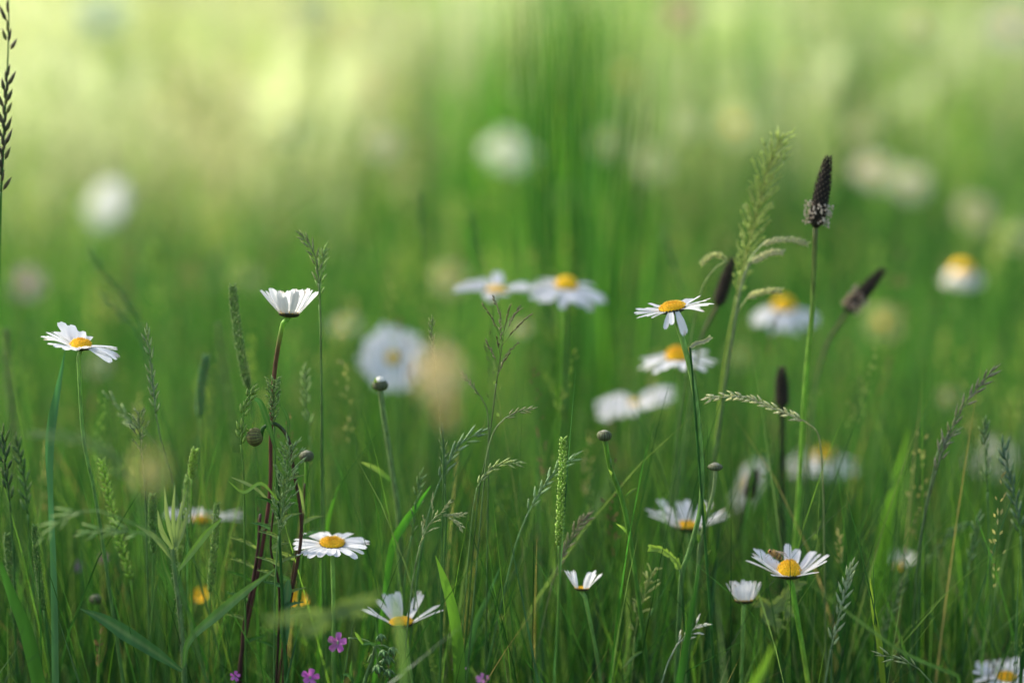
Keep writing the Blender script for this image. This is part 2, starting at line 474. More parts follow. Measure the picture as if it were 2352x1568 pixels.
daisy(1195, 755, 2.05, 50, 30, 0, 0, 'small faint pale daisy below the touching pair', None, n=14, disc=0.3, seed=38, fine=False, white=(.55, .52, .40), pw=.4)

for i, (x_, y_, Y_, w_, c_, lab) in enumerate((
        (880, 330, 3.6, 80, (.66, .64, .46), 'cream blurred flower between the centre daisy and the upper left one'),
        (660, 290, 3.8, 90, (.70, .72, .42), 'pale green blurred flower in the upper left third'),
        (1580, 285, 3.0, 66, (.56, .60, .38), 'dim greenish blurred flower left of the bright yellowish one'),
        (1985, 300, 3.8, 70, (.62, .60, .36), 'yellow green blurred flower above the pinkish pair'),
        (2325, 60, 4.2, 130, (.80, .72, .58), 'warm cream blurred flower at the top right corner'),
        (2110, 60, 4.0, 90, (.66, .66, .40), 'pale blurred flower near the top, left of the corner one'),
        (60, 650, 2.2, 90, (.56, .46, .44), 'mauve brown blurred flower at the left edge above the left daisy'),
        (225, 840, 2.1, 56, (.66, .60, .48), 'beige blurred flower right below the left daisy'),
        (575, 640, 2.6, 46, (.54, .46, .34), 'brownish blurred flower up left of the cupped daisy'),
        (1035, 640, 2.3, 90, (.58, .56, .28), 'yellowish blurred flower behind the sparse daisy of the touching pair'),
        (1700, 820, 2.15, 70, (.46, .54, .22), 'olive blurred flower below the daisy behind the plantain stalk'),
        (2255, 1020, 2.3, 90, (.52, .46, .28), 'dull tan blurred flower behind the creamy one at right'),
        (2340, 1130, 2.1, 80, (.62, .60, .30), 'yellowish blurred flower low at the right edge'),
        (1400, 330, 3.4, 70, (.60, .62, .40), 'small pale blurred flower right of the tall grass clump'),
        (100, 440, 3.2, 60, (.62, .66, .34), 'greenish blurred flower left of the tilted pale daisy'),
        (1830, 150, 4.2, 90, (.64, .70, .34), 'yellow green blurred flower above the tallest plantain'),
        (1560, 30, 4.4, 90, (.72, .56, .40), 'peach blurred flower at the top right of centre'),
        (1250, 730, 2.1, 50, (.50, .50, .36), 'dim olive blurred flower below the full daisy of the pair'))):
    daisy(x_, y_, Y_, w_, 55, 0, 0, lab, None, n=20, disc=0.2, seed=60 + i, fine=False, white=c_, pw=.5, name='faded_daisy', group='faded blurred flowers in the background')

# ------------------------------------------------------------------ buds
def bud(px, py, Y, wpx, kind, label, stem, seed=1, tilt=0, roll=0, stemcol=None, leaves=(), group='unopened daisy buds', asp=0.72, srad=0.0010, white=False):
    rng = random.Random(seed)
    c = at(px, py, Y); r = wpx * pxm(Y) / 2
    N, E1, E2 = head_frame(tilt, roll)
    sp = path3(stem, Y); sp[0] = c - N * r * asp * 0.8
    sp = to_ground(sp, rng=rng)
    th = thing('flower_bud', label, 'flower bud', (sp[-1].x, sp[-1].y, 0), group)
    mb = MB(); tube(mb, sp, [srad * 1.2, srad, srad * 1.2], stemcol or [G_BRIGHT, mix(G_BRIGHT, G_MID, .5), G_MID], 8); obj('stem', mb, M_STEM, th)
    mb = MB(); vs, cs, fs = [], [], []
    nk = 32; rows = 9
    for j in range(rows + 1):
        ph = math.pi * (1 - j / rows * 0.86)
        for k in range(nk):
            q = 2 * math.pi * k / nk
            rr = r * math.sin(ph) ** 0.8 * (1.05 if k % 2 else 0.92)
            vs.append(c + (E1 * math.cos(q) + E2 * math.sin(q)) * rr + N * (r * asp * math.cos(ph)))
            t = j / rows
            base = mix(G_SAGE, (0.10, 0.13, 0.05), 0.4) if kind != 'brown' else (0.22, 0.26, 0.06)
            edge = (0.055, 0.03, 0.022)
            cs.append(mix(base, edge, 0.85 if k % 2 == 0 else 0.15 + 0.2 * t))
    for j in range(rows):
        for k in range(nk):
            k2 = (k + 1) % nk
            fs.append((j * nk + k, j * nk + k2, (j + 1) * nk + k2, (j + 1) * nk + k))
    mb.add(vs, fs, cs); obj('bracts', mb, M_BRACT, th)
    mb = MB(); M = Matrix((E1, E2, N)).transposed()
    tc = (0.75, 0.75, 0.68) if white else ((0.42, 0.42, 0.20) if kind == 'brown' else (0.36, 0.36, 0.26))
    blob(mb, c + N * r * asp * (0.62 if not white else 0.75), r * 0.62, r * 0.62, r * (0.32 if not white else 0.55), tc, M, 12, 6, 0.06, rng)
    obj('bud_tip', mb, M_PETAL, th)
    for (p0, p1, w) in leaves:
        mb = MB(); pp = smooth([at(*p0), at((p0[0] + p1[0]) / 2, min(p0[1], p1[1]) + abs(p0[1] - p1[1]) * 0.35, Y - .002), at(*p1)], 4)
        ribbon(mb, pp, [0.0006, w * pxm(Y), w * 0.9 * pxm(Y), 0.0003], [G_MID, G_SAGE])
        obj('leaf', mb, M_LEAF, th)
    return th, c

bud(873, 884, 1.50, 36, 'green', 'white tipped bud opening in front of the forward facing daisy', [(875, 900), (880, 945), (890, 1010), (902, 1090), (915, 1180), (920, 1300)], 1, white=True, srad=.0016, leaves=(((864, 900, 1.5), (862, 866, 1.49), 8), ((893, 1010, 1.5), (884, 985, 1.5), 6), ((905, 1110, 1.5), (828, 1060, 1.49), 12)), stemcol=[G_SAGE, G_SAGE, G_MID])
bud(1388, 1000, 1.45, 34, 'green', 'round grey green button bud on a bare curving stem right of centre', [(1390, 1012), (1402, 1075), (1428, 1145), (1447, 1235), (1462, 1340), (1474, 1430), (1490, 1568)], 2, srad=.0013,
    leaves=(((1404, 1082, 1.45), (1402, 1050, 1.45), 5), ((1412, 1105, 1.45), (1398, 1078, 1.44), 6), ((1436, 1140, 1.45), (1464, 1120, 1.44), 6), ((1446, 1230, 1.45), (1415, 1202, 1.44), 6), ((1478, 1450, 1.45), (1500, 1395, 1.45), 7), ((1484, 1490, 1.45), (1430, 1533, 1.44), 7)))
bud(1643, 1072, 1.46, 34, 'green', 'flat pale bud beside the long stem of the sharp daisy', [(1644, 1084), (1638, 1130), (1622, 1190), (1607, 1250), (1602, 1320), (1590, 1420), (1575, 1568)], 3, white=False, asp=0.45, srad=.0010,
    leaves=(((1620, 1200, 1.46), (1616, 1150, 1.45), 7), ((1605, 1300, 1.46), (1634, 1262, 1.45), 9), ((1606, 1250, 1.46), (1603, 1215, 1.46), 9), ((1612, 1205, 1.46), (1637, 1175, 1.46), 5)), stemcol=[G_PALE, G_SAGE, G_MID])
bud(704, 1047, 1.47, 34, 'green', 'grey green bud with dark ribs beside the tangled leafy stalk', [(704, 1062), (703, 1130), (700, 1220), (690, 1340)], 4, srad=.001, leaves=(((704, 1100, 1.47), (718, 1060, 1.46), 6),))
bud(220, 1376, 1.50, 30, 'green', 'small grey bud low on the left above the broad leaf', [(221, 1390), (228, 1450), (236, 1568)], 5)
bud(585, 1003, 1.44, 42, 'brown', 'nodding brown and green striped bud hanging from an arched hairy stem', [(600, 985), (625, 972), (648, 985), (666, 1020), (676, 1090), (690, 1170), (690, 1250), (664, 1400), (650, 1568)], 6, tilt=40, roll=-100, asp=0.9, srad=.0010,
    stemcol=[G_MID, (.07, .06, .03), BROWN, (0.085, 0.045, 0.03), BROWN], leaves=(((576, 992, 1.44), (566, 1002, 1.43), 5), ((580, 988, 1.44), (582, 968, 1.43), 5), ((574, 995, 1.44), (566, 982, 1.43), 5)), group=None)

# ------------------------------------------------------------------ plantains
def plantain(tip, base, Y, wpx, label, stem, anthers=None, seed=1, srad=0.0014, stemcol=None):
    rng = random.Random(seed)
    a, b = at(*tip, Y), at(*base, Y)
    r = wpx * pxm(Y) / 2
    sp = path3([base] + stem, Y); sp[0] = b
    sp = to_ground(sp, rng=rng)
    th = thing('ribwort_plantain', label, 'plantain', (sp[-1].x, sp[-1].y, 0), 'dark headed plantain spikes')
    mb = MB(); tube(mb, sp, [srad, srad, srad * 1.2], stemcol or [(.14, .16, .05), (.2, .38, .05), (.2, .38, .05), G_BRIGHT], 8); obj('stem', mb, M_STEM, th)
    ax = (a - b); L = ax.length; d = ax.normalized(); e1 = d.orthogonal().normalized(); e2 = d.cross(e1)
    mb = MB()
    path = [b + ax * t for t in [i / 14 for i in range(15)]]
    tube(mb, path, [r * k for k in (.35, .95, 1.0, 1.0, .95, .9, .85, .75, .62, .5, .32, .08)], DARKHEAD, 10)
    ns = max(60, int(L / 0.00022))
    ns = min(ns, 320)
    for i in range(ns):
        t = (i + .5) / ns; q = i * 2.39996
        rr = r * (min(1, .4 + t * 8) if t < .08 else min(1.0, (1.03 - t) * 2.2) ** 0.6 if t > .5 else 1)
        rd_ = e1 * math.cos(q) + e2 * math.sin(q)
        col = mix(DARKHEAD, (0.10, 0.065, 0.04), rng.random() * (0.9 if t < .35 else .45))
        spikelet(mb, b + ax * t + rd_ * rr * .8, rd_ * .55 + d * .8, 0.0028, 0.0013, col, 4)
    obj('flower_spike', mb, M_HEAD, th)
    if anthers:
        t0, t1, na, cc = anthers
        mb = MB()
        for i in range(na):
            t = rng.uniform(t0, t1); q = rng.uniform(0, 2 * math.pi)
            rd_ = e1 * math.cos(q) + e2 * math.sin(q)
            p = b + ax * t + rd_ * r * .8
            q2 = p + rd_ * r * rng.uniform(.15, 1.0) + d * rng.uniform(-.001, .002)
            tube(mb, [p, (p + q2) / 2 + d * .0004, q2], [.00012], (.7, .65, .55), 3)
            blob(mb, q2, .0006, .0006, .0009, mix(cc, (.85, .8, .7), rng.random() * .6), None, 5, 4)
        obj('anthers', mb, M_PETAL, th)
    return th
plantain((1902, 362), (1873, 522), 1.52, 37, 'tallest dark plantain spike with a ring of cream anthers, right of centre', [(1866, 700), (1850, 880), (1840, 1050), (1830, 1200)], (0.03, 0.34, 130, (.62, .50, .38)), 1, .0016)
plantain((1682, 596), (1648, 702), 1.60, 28, 'small dark plantain spike just right of the sharp daisy', [(1610, 780), (1590, 900)], None, 2, .0011, [BROWN, G_SAGE, G_MID])
plantain((2028, 620), (1945, 716), 1.63, 30, 'leaning dark plantain spike with tan anthers at its lower end', [(1900, 790), (1874, 880), (1862, 1000)], (0.05, 0.45, 110, (.62, .42, .28)), 3, .0011, [BROWN, G_SAGE, G_MID])
plantain((1795, 846), (1796, 935), 1.58, 30, 'upright dark plantain spike on a dark stem left of the tall one', [(1797, 1050), (1796, 1200), (1794, 1350)], None, 4, .0017, [DARKHEAD, (.03, .035, .02), G_DARK])
plantain((1735, 1080), (1718, 1145), 1.58, 26, 'short dark plantain spike in front of the sideways daisy', [(1705, 1200), (1690, 1330)], None, 5, .0013, [DARKHEAD, (.03, .035, .02), G_DARK])

# ------------------------------------------------------------------ grasses with seed heads
def grass(tip_path, stem, Y, kind, label, col=G_SAGE, seed=1, w=16, n=40, sl=0.005, sw=0.0014, br=40, stemcol=None, srad=0.0005, group='flowering grasses', name='seed_stalk', droop=0.5, stemleaf=None):
    """tip_path: way points of the seed head from tip down; stem: way points on to the ground"""
    rng = random.Random(seed * 13 + 1)
    col = tuple(min(.7, c * 1.5) for c in col)
    hp = path3(tip_path, Y, 8)
    sp = path3([tip_path[-1]] + stem, Y, 6) if stem else [hp[-1], hp[-1] + (hp[-1] - hp[-2]).normalized() * 0.03]
    sp = to_ground(sp, rng=rng)
    th = thing(name, label, 'seed stalk', (sp[-1].x, sp[-1].y, 0), group)
    stemcol = stemcol or [mix(col, G_MID, .5), G_MID]
    mb = MB(); tube(mb, sp, [srad, srad * 1.1, srad * 1.5], stemcol, 6); obj('stem', mb, M_STEM, th)
    mb = MB()
    tube(mb, hp, [srad * .4, srad], stemcol[0], 5)
    m = len(hp)
    def P(t):
        x = t * (m - 1); i = min(int(x), m - 2); u = x - i
        return hp[i].lerp(hp[i + 1], u), (hp[i] - hp[i + 1]).normalized()
    px1 = pxm(Y)
    hl = sum((hp[i + 1] - hp[i]).length for i in range(m - 1))
    ears_skip = rng.uniform(.04, .22)
    if kind == 'two': n = max(5, min(n, int(hl / (sl * .40))))
    for i in range(n):
        t = (i + rng.uniform(.2, .8)) / n
        p, d = P(t)
        if kind == 'two' and rng.random() < ears_skip: continue
        q = i * 2.39996 if kind != 'two' else (math.pi * (i % 2) + rng.uniform(-.5, .5))
        e1 = Vector((1, 0, 0)); e1 = (e1 - d * e1.dot(d)).normalized(); e2 = d.cross(e1)
        rd_ = e1 * math.cos(q) + e2 * math.sin(q)
        c_ = mix(col, (G_YEL if rng.random() < .4 else G_DARK), rng.random() * .3)
        if kind == 'dense':
            rr = w * px1 * .5 * min(1, t * 5 + .3) * min(1, (1 - t) * 6 + .3)
            spikelet(mb, p + rd_ * rr * .35, rd_ * .62 + d * .8, sl * rng.uniform(.8, 1.1), sw, c_, 5)
        elif kind == 'two':
            spikelet(mb, p + rd_ * sw * .5, rd_ * rng.uniform(.25, .6) + d, sl * rng.uniform(.75, 1.15), sw, c_)
            spikelet(mb, p + d * sl * .4, rd_ * .15 + d, sl * .9, sw * .8, c_)
        else:          # panicle: branches carrying spikelets
            bl = br * px1 * (0.25 + 0.75 * math.sin(math.pi * min(1, t * .8 + .12))) * rng.uniform(.6, 1.1)
            nseg = 4
            bp = [p]
            for s in range(nseg):
                u = (s + 1) / nseg
                dirv = (rd_ * (.45 + .2 * u) + d * (.9 - droop * u)).normalized()
                bp.append(bp[-1] + dirv * bl / nseg)
            tube(mb, bp, [srad * .5, srad * .25], stemcol[0], 3)
            k = max(3, int(bl / (sl * .45)))
            for s in range(k):
                u = .3 + .7 * (s + rng.random()) / k
                x = u * nseg; i0 = min(int(x), nseg - 1)
                pp = bp[i0].lerp(bp[i0 + 1], x - i0)
                dd = (bp[i0 + 1] - bp[i0]).normalized() + Vector((rng.uniform(-.4, .4), rng.uniform(-.4, .4), rng.uniform(-.3, .3)))
                spikelet(mb, pp, dd, sl * rng.uniform(.7, 1.1), sw, c_, 4)
    obj('seed_head', mb, M_SEED, th)
    if stemleaf:
        for pts, wid in stemleaf:
            mb = MB(); ribbon(mb, path3(pts, Y), [.0004, wid * px1, wid * px1, wid * .7 * px1], G_MID, fold=.1); obj('leaf', mb, M_BLADE, th)
    return th

grass([(18, -40), (20, 60), (16, 180), (10, 280), (6, 380), (2, 440)], [(0, 520), (-3, 700), (-4, 900)], 1.45, 'two', 'dark purple brown seed head hugging the left edge of the picture', (.075, .062, .04), 1, n=40, sl=.0105, sw=.0026, stemcol=[G_MID, G_BRIGHT], srad=.0008)
grass([(1793, 318), (1760, 400), (1738, 490), (1715, 580), (1692, 680)], [(1672, 780), (1655, 900), (1640, 1080)], 1.55, 'pan', 'tall pale yellow green meadow grass panicle left of the tallest plantain', (.34, .42, .12), 2, n=90, br=66, sl=.0036, sw=.0013, stemcol=[(.3, .36, .1), G_YEL, G_BRIGHT], srad=.0007, droop=.1)
grass([(1852, 560), (1822, 551), (1785, 552), (1750, 562)], [(1722, 600), (1700, 680), (1680, 800)], 1.53, 'dense', 'upper pale drooping grass ear reaching towards the plantain stalk', (.55, .55, .30), 3, w=10, n=50, sl=.0036, sw=.0014, group='drooping pale ears beside the tall panicle')
grass([(1796, 580), (1772, 580), (1745, 592), (1725, 604)], [(1706, 640), (1690, 720), (1670, 860)], 1.53, 'dense', 'short pale drooping grass ear, second below the tall panicle tip', (.55, .52, .30), 4, w=12, n=46, sl=.0036, sw=.0015, group='drooping pale ears beside the tall panicle')
grass([(1792, 668), (1765, 668), (1735, 676), (1716, 684)], [(1690, 730), (1672, 830), (1655, 940)], 1.53, 'dense', 'pale drooping grass ear lying just over the blurred orange centre', (.50, .50, .24), 5, w=10, n=46, sl=.0036, sw=.0014, group='drooping pale ears beside the tall panicle')
grass([(1612, 605), (1630, 590), (1650, 586), (1670, 598)], [(1640, 620), (1612, 665), (1590, 760), (1570, 900)], 1.53, 'dense', 'thin pale arching grass ear beside the small dark plantain spike', (.42, .44, .20), 6, w=8, n=36, sl=.0034, sw=.0012, group='drooping pale ears beside the tall panicle')
grass([(1630, 914), (1680, 910), (1720, 914), (1760, 930), (1810, 950), (1850, 968)], [(1880, 1000), (1890, 1100), (1893, 1250)], 1.47, 'two', 'long pale arching grass ear crossing in front of the dark plantain stem', (.52, .50, .30), 7, n=34, sl=.006, sw=.0016, stemcol=[(.4, .4, .2), G_MID])
grass([(534, 660), (540, 720), (550, 790), (562, 850), (572, 895)], [(580, 960), (592, 1100)], 1.50, 'dense', 'upright fuzzy grass spike left of the cupped daisy stem', (.12, .20, .06), 8, w=24, n=190, sl=.0040, sw=.0013)
grass([(502, 745), (510, 810), (522, 880), (534, 960), (545, 1040)], [(552, 1150)], 1.62, 'dense', 'blurred fuzzy grass spike standing left of the sharper one', (.14, .24, .06), 9, w=24, n=150, sl=.0042, sw=.0014)
grass([(474, 822), (462, 890), (458, 960)], [(455, 1050), (450, 1200)], 1.56, 'dense', 'blue green fuzzy spike near the left third', G_BLUE, 10, w=18, n=110, sl=.0044, sw=.0014)
grass([(14, 760), (18, 850), (28, 950), (40, 1055)], [(46, 1200), (50, 1300)], 1.62, 'dense', 'blurred tall fuzzy spike along the left edge below the dark seed head', (.11, .16, .06), 11, w=18, n=130, sl=.0046, sw=.0014)
grass([(1294, 1010), (1292, 1080), (1289, 1150), (1286, 1205), (1283, 1252)], [(1284, 1330), (1280, 1450)], 1.45, 'dense', 'crisp bright green crested spike standing upright in the centre', (.20, .32, .06), 12, w=17, n=150, sl=.0038, sw=.0016)
grass([(432, 1100), (428, 1160), (420, 1230), (412, 1290)], [(408, 1400)], 1.48, 'dense', 'green plump spike in front of the half covered daisy', (.17, .27, .07), 13, w=20, n=140, sl=.0038, sw=.0015)
grass([(350, 1140), (350, 1200), (352, 1270)], [(350, 1350), (348, 1450)], 1.46, 'dense', 'green plump spike left of the half covered daisy', (.12, .23, .05), 14, w=17, n=120, sl=.0036, sw=.0014)
grass([(448, 1035), (442, 1070), (440, 1100)], [(438, 1200), (440, 1300)], 1.47, 'dense', 'short bright spike above the half covered daisy', (.22, .34, .06), 15, w=18, n=80, sl=.0036, sw=.0014)
grass([(16, 1230), (22, 1290), (30, 1360), (36, 1440)], [(40, 1568)], 1.47, 'dense', 'dark green spike at the lower left edge', (.07, .15, .04), 16, w=18, n=140, sl=.0038, sw=.0014)
grass([(80, 1210), (84, 1270), (92, 1340), (100, 1400)], [(110, 1500)], 1.45, 'dense', 'thin dark green spike second from the lower left edge', (.08, .17, .04), 17, w=13, n=130, sl=.0034, sw=.0012)
grass([(498, 1160), (495, 1230), (488, 1300), (482, 1360)], [(480, 1500)], 1.46, 'dense', 'green spike rising right above the two yellow blossoms', (.14, .24, .06), 18, w=16, n=130, sl=.0034, sw=.0014)
grass([(234, 1060), (246, 1120), (262, 1190), (278, 1250), (300, 1330)], [(315, 1450)], 1.48, 'dense', 'slanting bright green loose ear on the left', (.20, .34, .05), 19, w=18, n=90, sl=.0048, sw=.0015)
grass([(692, 540), (712, 565), (726, 600), (732, 650)], [(736, 720), (738, 900), (739, 1100), (740, 1240)], 1.47, 'two', 'thin tall grass with a bent brown tip beside the cupped daisy', (.16, .19, .09), 20, n=20, sl=.0075, sw=.0014, srad=.00055)
grass([(745, 580), (738, 620), (733, 700)], [(737, 800), (741, 1000), (745, 1200)], 1.48, 'two', 'thin pale green grass touching the cupped daisy on its right', (.20, .30, .10), 21, n=14, sl=.0065, sw=.0014)
grass([(215, 590), (250, 640), (290, 690), (322, 740)], [(345, 850), (372, 950), (400, 1040), (430, 1150)], 1.64, 'two', 'blurred nodding grass ear at the left, bending away from the daisy', (.11, .20, .07), 22, n=22, sl=.010, sw=.0014, srad=.0008)
grass([(245, 690), (275, 720), (305, 745)], [(340, 830), (352, 930), (370, 1080)], 1.62, 'two', 'lower blurred grass ear beside the nodding one at the left', (.12, .19, .08), 23, n=13, sl=.009, sw=.0012, srad=.0006)
grass([(338, 770), (346, 830), (352, 890), (358, 950)], [(372, 1020), (395, 1100)], 1.47, 'two', 'sharper narrow grass ear under the nodding blurred ear', (.22, .28, .15), 24, n=24, sl=.008, sw=.0014)
grass([(965, 455), (968, 520), (975, 600)], [(980, 700), (985, 850)], 1.72, 'two', 'blurred dark grass ear, leftmost of three above the touching pair of daisies', (.09, .19, .05), 25, n=16, sl=.009, sw=.0013, srad=.0006)
grass([(1083, 505), (1095, 560), (1112, 620)], [(1125, 720), (1130, 850)], 1.70, 'two', 'blurred dark grass ear just above the sparse daisy of the touching pair', (.09, .19, .05), 26, n=16, sl=.009, sw=.0013, srad=.0006)
grass([(1528, 548), (1548, 600), (1566, 655)], [(1580, 760), (1590, 900)], 1.74, 'two', 'blurred dark grass tip pointing up left of the small plantain', (.09, .17, .06), 27, n=14, sl=.009, sw=.0013, srad=.0006)
grass([(1160, 742), (1152, 800), (1140, 880)], [(1130, 960), (1118, 1040), (1100, 1130), (1088, 1250)], 1.45, 'pan', 'open wispy grass panicle with a purple tip in the centre', (.13, .11, .07), 28, n=12, br=105, sl=.0035, sw=.0009, srad=.0004, droop=.15)
grass([(1226, 938), (1190, 945), (1160, 960)], [(1135, 990), (1118, 1050), (1105, 1180)], 1.44, 'two', 'thin pale grass ear reaching right below the wispy panicle', (.28, .28, .16), 29, n=14, sl=.005, sw=.0011, srad=.0004)
grass([(1062, 860), (1085, 885), (1105, 912)], [(1120, 950), (1122, 1050), (1120, 1200)], 1.45, 'two', 'thin drooping grass ear reaching left over the tan seed head', (.20, .20, .12), 30, n=12, sl=.004, sw=.0009, srad=.0004)
grass([(993, 735), (992, 780), (1000, 840)], [(1010, 950), (1018, 1050), (1016, 1200)], 1.44, 'two', 'fine upright grass ear in front of the tan seed head', (.18, .22, .10), 31, n=14, sl=.005, sw=.001, srad=.0004)
grass([(1018, 985), (1020, 1040), (1022, 1110)], [(1024, 1200), (1020, 1300)], 1.45, 'two', 'narrow dark green ear below the tan seed head', (.10, .16, .07), 32, n=24, sl=.006, sw=.0012)
grass([(1092, 998), (1058, 1020), (1030, 1060), (1008, 1110)], [(985, 1180), (965, 1280), (950, 1400)], 1.46, 'two', 'long grey green ear leaning right under the tan seed head', (.16, .24, .14), 33, n=26, sl=.010, sw=.0017)
grass([(1312, 1052), (1270, 1090), (1240, 1130), (1212, 1180)], [(1185, 1250), (1160, 1350)], 1.46, 'two', 'long grey green ear leaning across the crested green spike', (.18, .27, .15), 34, n=26, sl=.009, sw=.0015)
grass([(1186, 1062), (1150, 1066), (1118, 1085), (1095, 1120)], [(1085, 1180), (1076, 1280)], 1.44, 'two', 'small pale ear bending right under the wispy panicle', (.30, .36, .16), 35, n=12, sl=.006, sw=.0014, srad=.0004)
grass([(1050, 1188), (1015, 1180), (985, 1205), (965, 1250)], [(950, 1320), (940, 1400)], 1.44, 'pan', 'pale feathery panicle hanging right above the spread daisy', (.34, .36, .20), 36, n=16, br=60, sl=.0045, sw=.0010, droop=.3)
grass([(965, 1100), (955, 1160), (945, 1230)], [(930, 1330), (925, 1450)], 1.47, 'two', 'slim upright green ear left of the pale feathery panicle', (.13, .22, .08), 37, n=22, sl=.008, sw=.0013)
grass([(2272, 860), (2235, 905), (2200, 955), (2170, 1020), (2150, 1080)], [(2130, 1160), (2110, 1260), (2100, 1400)], 1.48, 'two', 'slanting purplish grass ear reaching up towards the right edge', (.20, .19, .13), 38, n=30, sl=.0095, sw=.0016, srad=.0006)
grass([(2204, 985), (2180, 1005), (2155, 1035)], [(2140, 1100), (2120, 1200), (2112, 1350)], 1.48, 'two', 'short side ear just under the slanting purplish grass ear', (.20, .22, .14), 39, n=12, sl=.008, sw=.0014)
grass([(2306, 1035), (2318, 1090), (2335, 1160), (2345, 1230)], [(2350, 1350)], 1.48, 'two', 'dark blue green ear curving at the right edge', (.08, .14, .09), 40, n=22, sl=.010, sw=.0018)
grass([(2262, 985), (2264, 1050), (2268, 1130)], [(2272, 1250), (2276, 1400)], 1.50, 'two', 'upright dark ear in front of the creamy daisy at right', (.09, .15, .07), 41, n=20, sl=.009, sw=.0016)
grass([(1952, 1310), (1940, 1360), (1925, 1420), (1908, 1490)], [(1895, 1568)], 1.44, 'two', 'silvery green grass ear between the bee daisy and the bright blade', (.30, .36, .22), 42, n=34, sl=.0085, sw=.0018)
grass([(2082, 1320), (2050, 1400), (2015, 1490)], [(1990, 1568)], 1.50, 'two', 'slim dark ear leaning behind the bright green blade', (.12, .18, .08), 43, n=20, sl=.008, sw=.0014)
grass([(1345, 1190), (1318, 1225), (1290, 1280), (1268, 1340)], [(1250, 1420)], 1.47, 'two', 'brownish slanting ear rising above the small half-open daisy', (.18, .16, .10), 44, n=24, sl=.0075, sw=.0015)
grass([(1605, 1433), (1580, 1455), (1555, 1480)], [(1535, 1520), (1520, 1568)], 1.43, 'pan', 'pale silvery feathery ear low between the bud stem and half-closed daisy', (.50, .52, .42), 45, n=10, br=40, sl=.0045, sw=.0013, droop=.2)
grass([(1500, 1310), (1485, 1350), (1470, 1400), (1458, 1460)], [(1450, 1568)], 1.46, 'pan', 'loose yellow green panicle twined along the button bud stem', (.30, .34, .12), 46, n=18, br=40, sl=.0045, sw=.0012, droop=.2)
grass([(630, 880), (628, 930), (630, 980)], [(632, 1060), (640, 1200)], 1.44, 'pan', 'fuzzy green panicle wrapped round the reddish daisy stem', (.16, .25, .08), 47, n=34, br=34, sl=.0036, sw=.0012, droop=.05)
grass([(668, 1030), (660, 1090), (650, 1160), (640, 1230)], [(632, 1330), (630, 1450)], 1.43, 'pan', 'dense sage green panicle right of the reddish stem', (.20, .29, .12), 48, n=38, br=60, sl=.0048, sw=.0014, droop=.1)
grass([(578, 900), (562, 935), (556, 980), (553, 1020)], [(560, 1100), (562, 1300)], 1.44, 'two', 'drooping twisted green ear left of the striped nodding bud', (.17, .26, .06), 49, n=20, sl=.0065, sw=.0022)
grass([(2248, 1180), (2238, 1230), (2225, 1300)], [(2215, 1400), (2212, 1568)], 1.50, 'two', 'thin dark ear hanging among grass at the lower right', (.10, .18, .08), 50, n=14, sl=.009, sw=.0016)
grass([(2035, 1505), (2075, 1515), (2110, 1535)], [(2140, 1568)], 1.42, 'two', 'pale three-pronged ear near the bottom right of the bright blade', (.28, .32, .16), 51, n=12, sl=.010, sw=.0014)
grass([(700, 860), (704, 920), (712, 1000)], [(716, 1080), (722, 1250)], 1.52, 'two', 'slim soft ear between the reddish stem and thin tall grass', (.18, .26, .10), 52, n=14, sl=.008, sw=.0016)
grass([(8, 1010), (14, 1080), (22, 1150)], [(30, 1250), (34, 1400)], 1.46, 'two', 'dark narrow ear at the left edge under the blurred spike', (.05, .09, .04), 53, n=18, sl=.010, sw=.0022)
grass([(40, 1020), (56, 1100), (64, 1180)], [(72, 1300), (84, 1450)], 1.48, 'two', 'dark green leaning ear second from the left edge', (.07, .14, .05), 54, n=22, sl=.009, sw=.0018)
grass([(258, 925), (300, 965), (330, 985)], [(370, 1040), (400, 1120), (410, 1250)], 1.52, 'two', 'soft drooping ear above the yellow blur on the left', (.20, .27, .14), 55, n=16, sl=.010, sw=.0016)
grass([(320, 955), (322, 1000), (328, 1060)], [(334, 1150), (338, 1300)], 1.45, 'pan', 'fine feathery panicle in front of the yellow blur on the left', (.20, .25, .12), 56, n=16, br=40, sl=.0036, sw=.0009, droop=.1)
grass([(88, 1003), (150, 1005), (210, 1022), (262, 1055), (295, 1100)], [(325, 1180), (345, 1300)], 1.26, 'two', 'big blurred arching ear close to the camera at left', (.20, .28, .12), 57, n=18, sl=.010, sw=.0013, group=None)
grass([(110, 1222), (165, 1180), (225, 1172)], [(300, 1200), (370, 1240), (410, 1330)], 1.34, 'two', 'soft arching grey green ear crossing at left, above its twin', (.20, .29, .11), 58, n=14, sl=.012, sw=.0014, group=None)
grass([(210, 1222), (270, 1218), (330, 1225)], [(380, 1255), (412, 1330)], 1.35, 'two', 'soft grey green ear crossing at left, below its twin', (.18, .28, .10), 59, n=12, sl=.012, sw=.0014, group=None)
grass([(2130, 1290), (2185, 1225), (2230, 1200)], [(2270, 1280), (2290, 1400)], 1.52, 'two', 'thin bent green ear near the lower right corner', (.13, .22, .08), 60, n=18, sl=.008, sw=.0014)

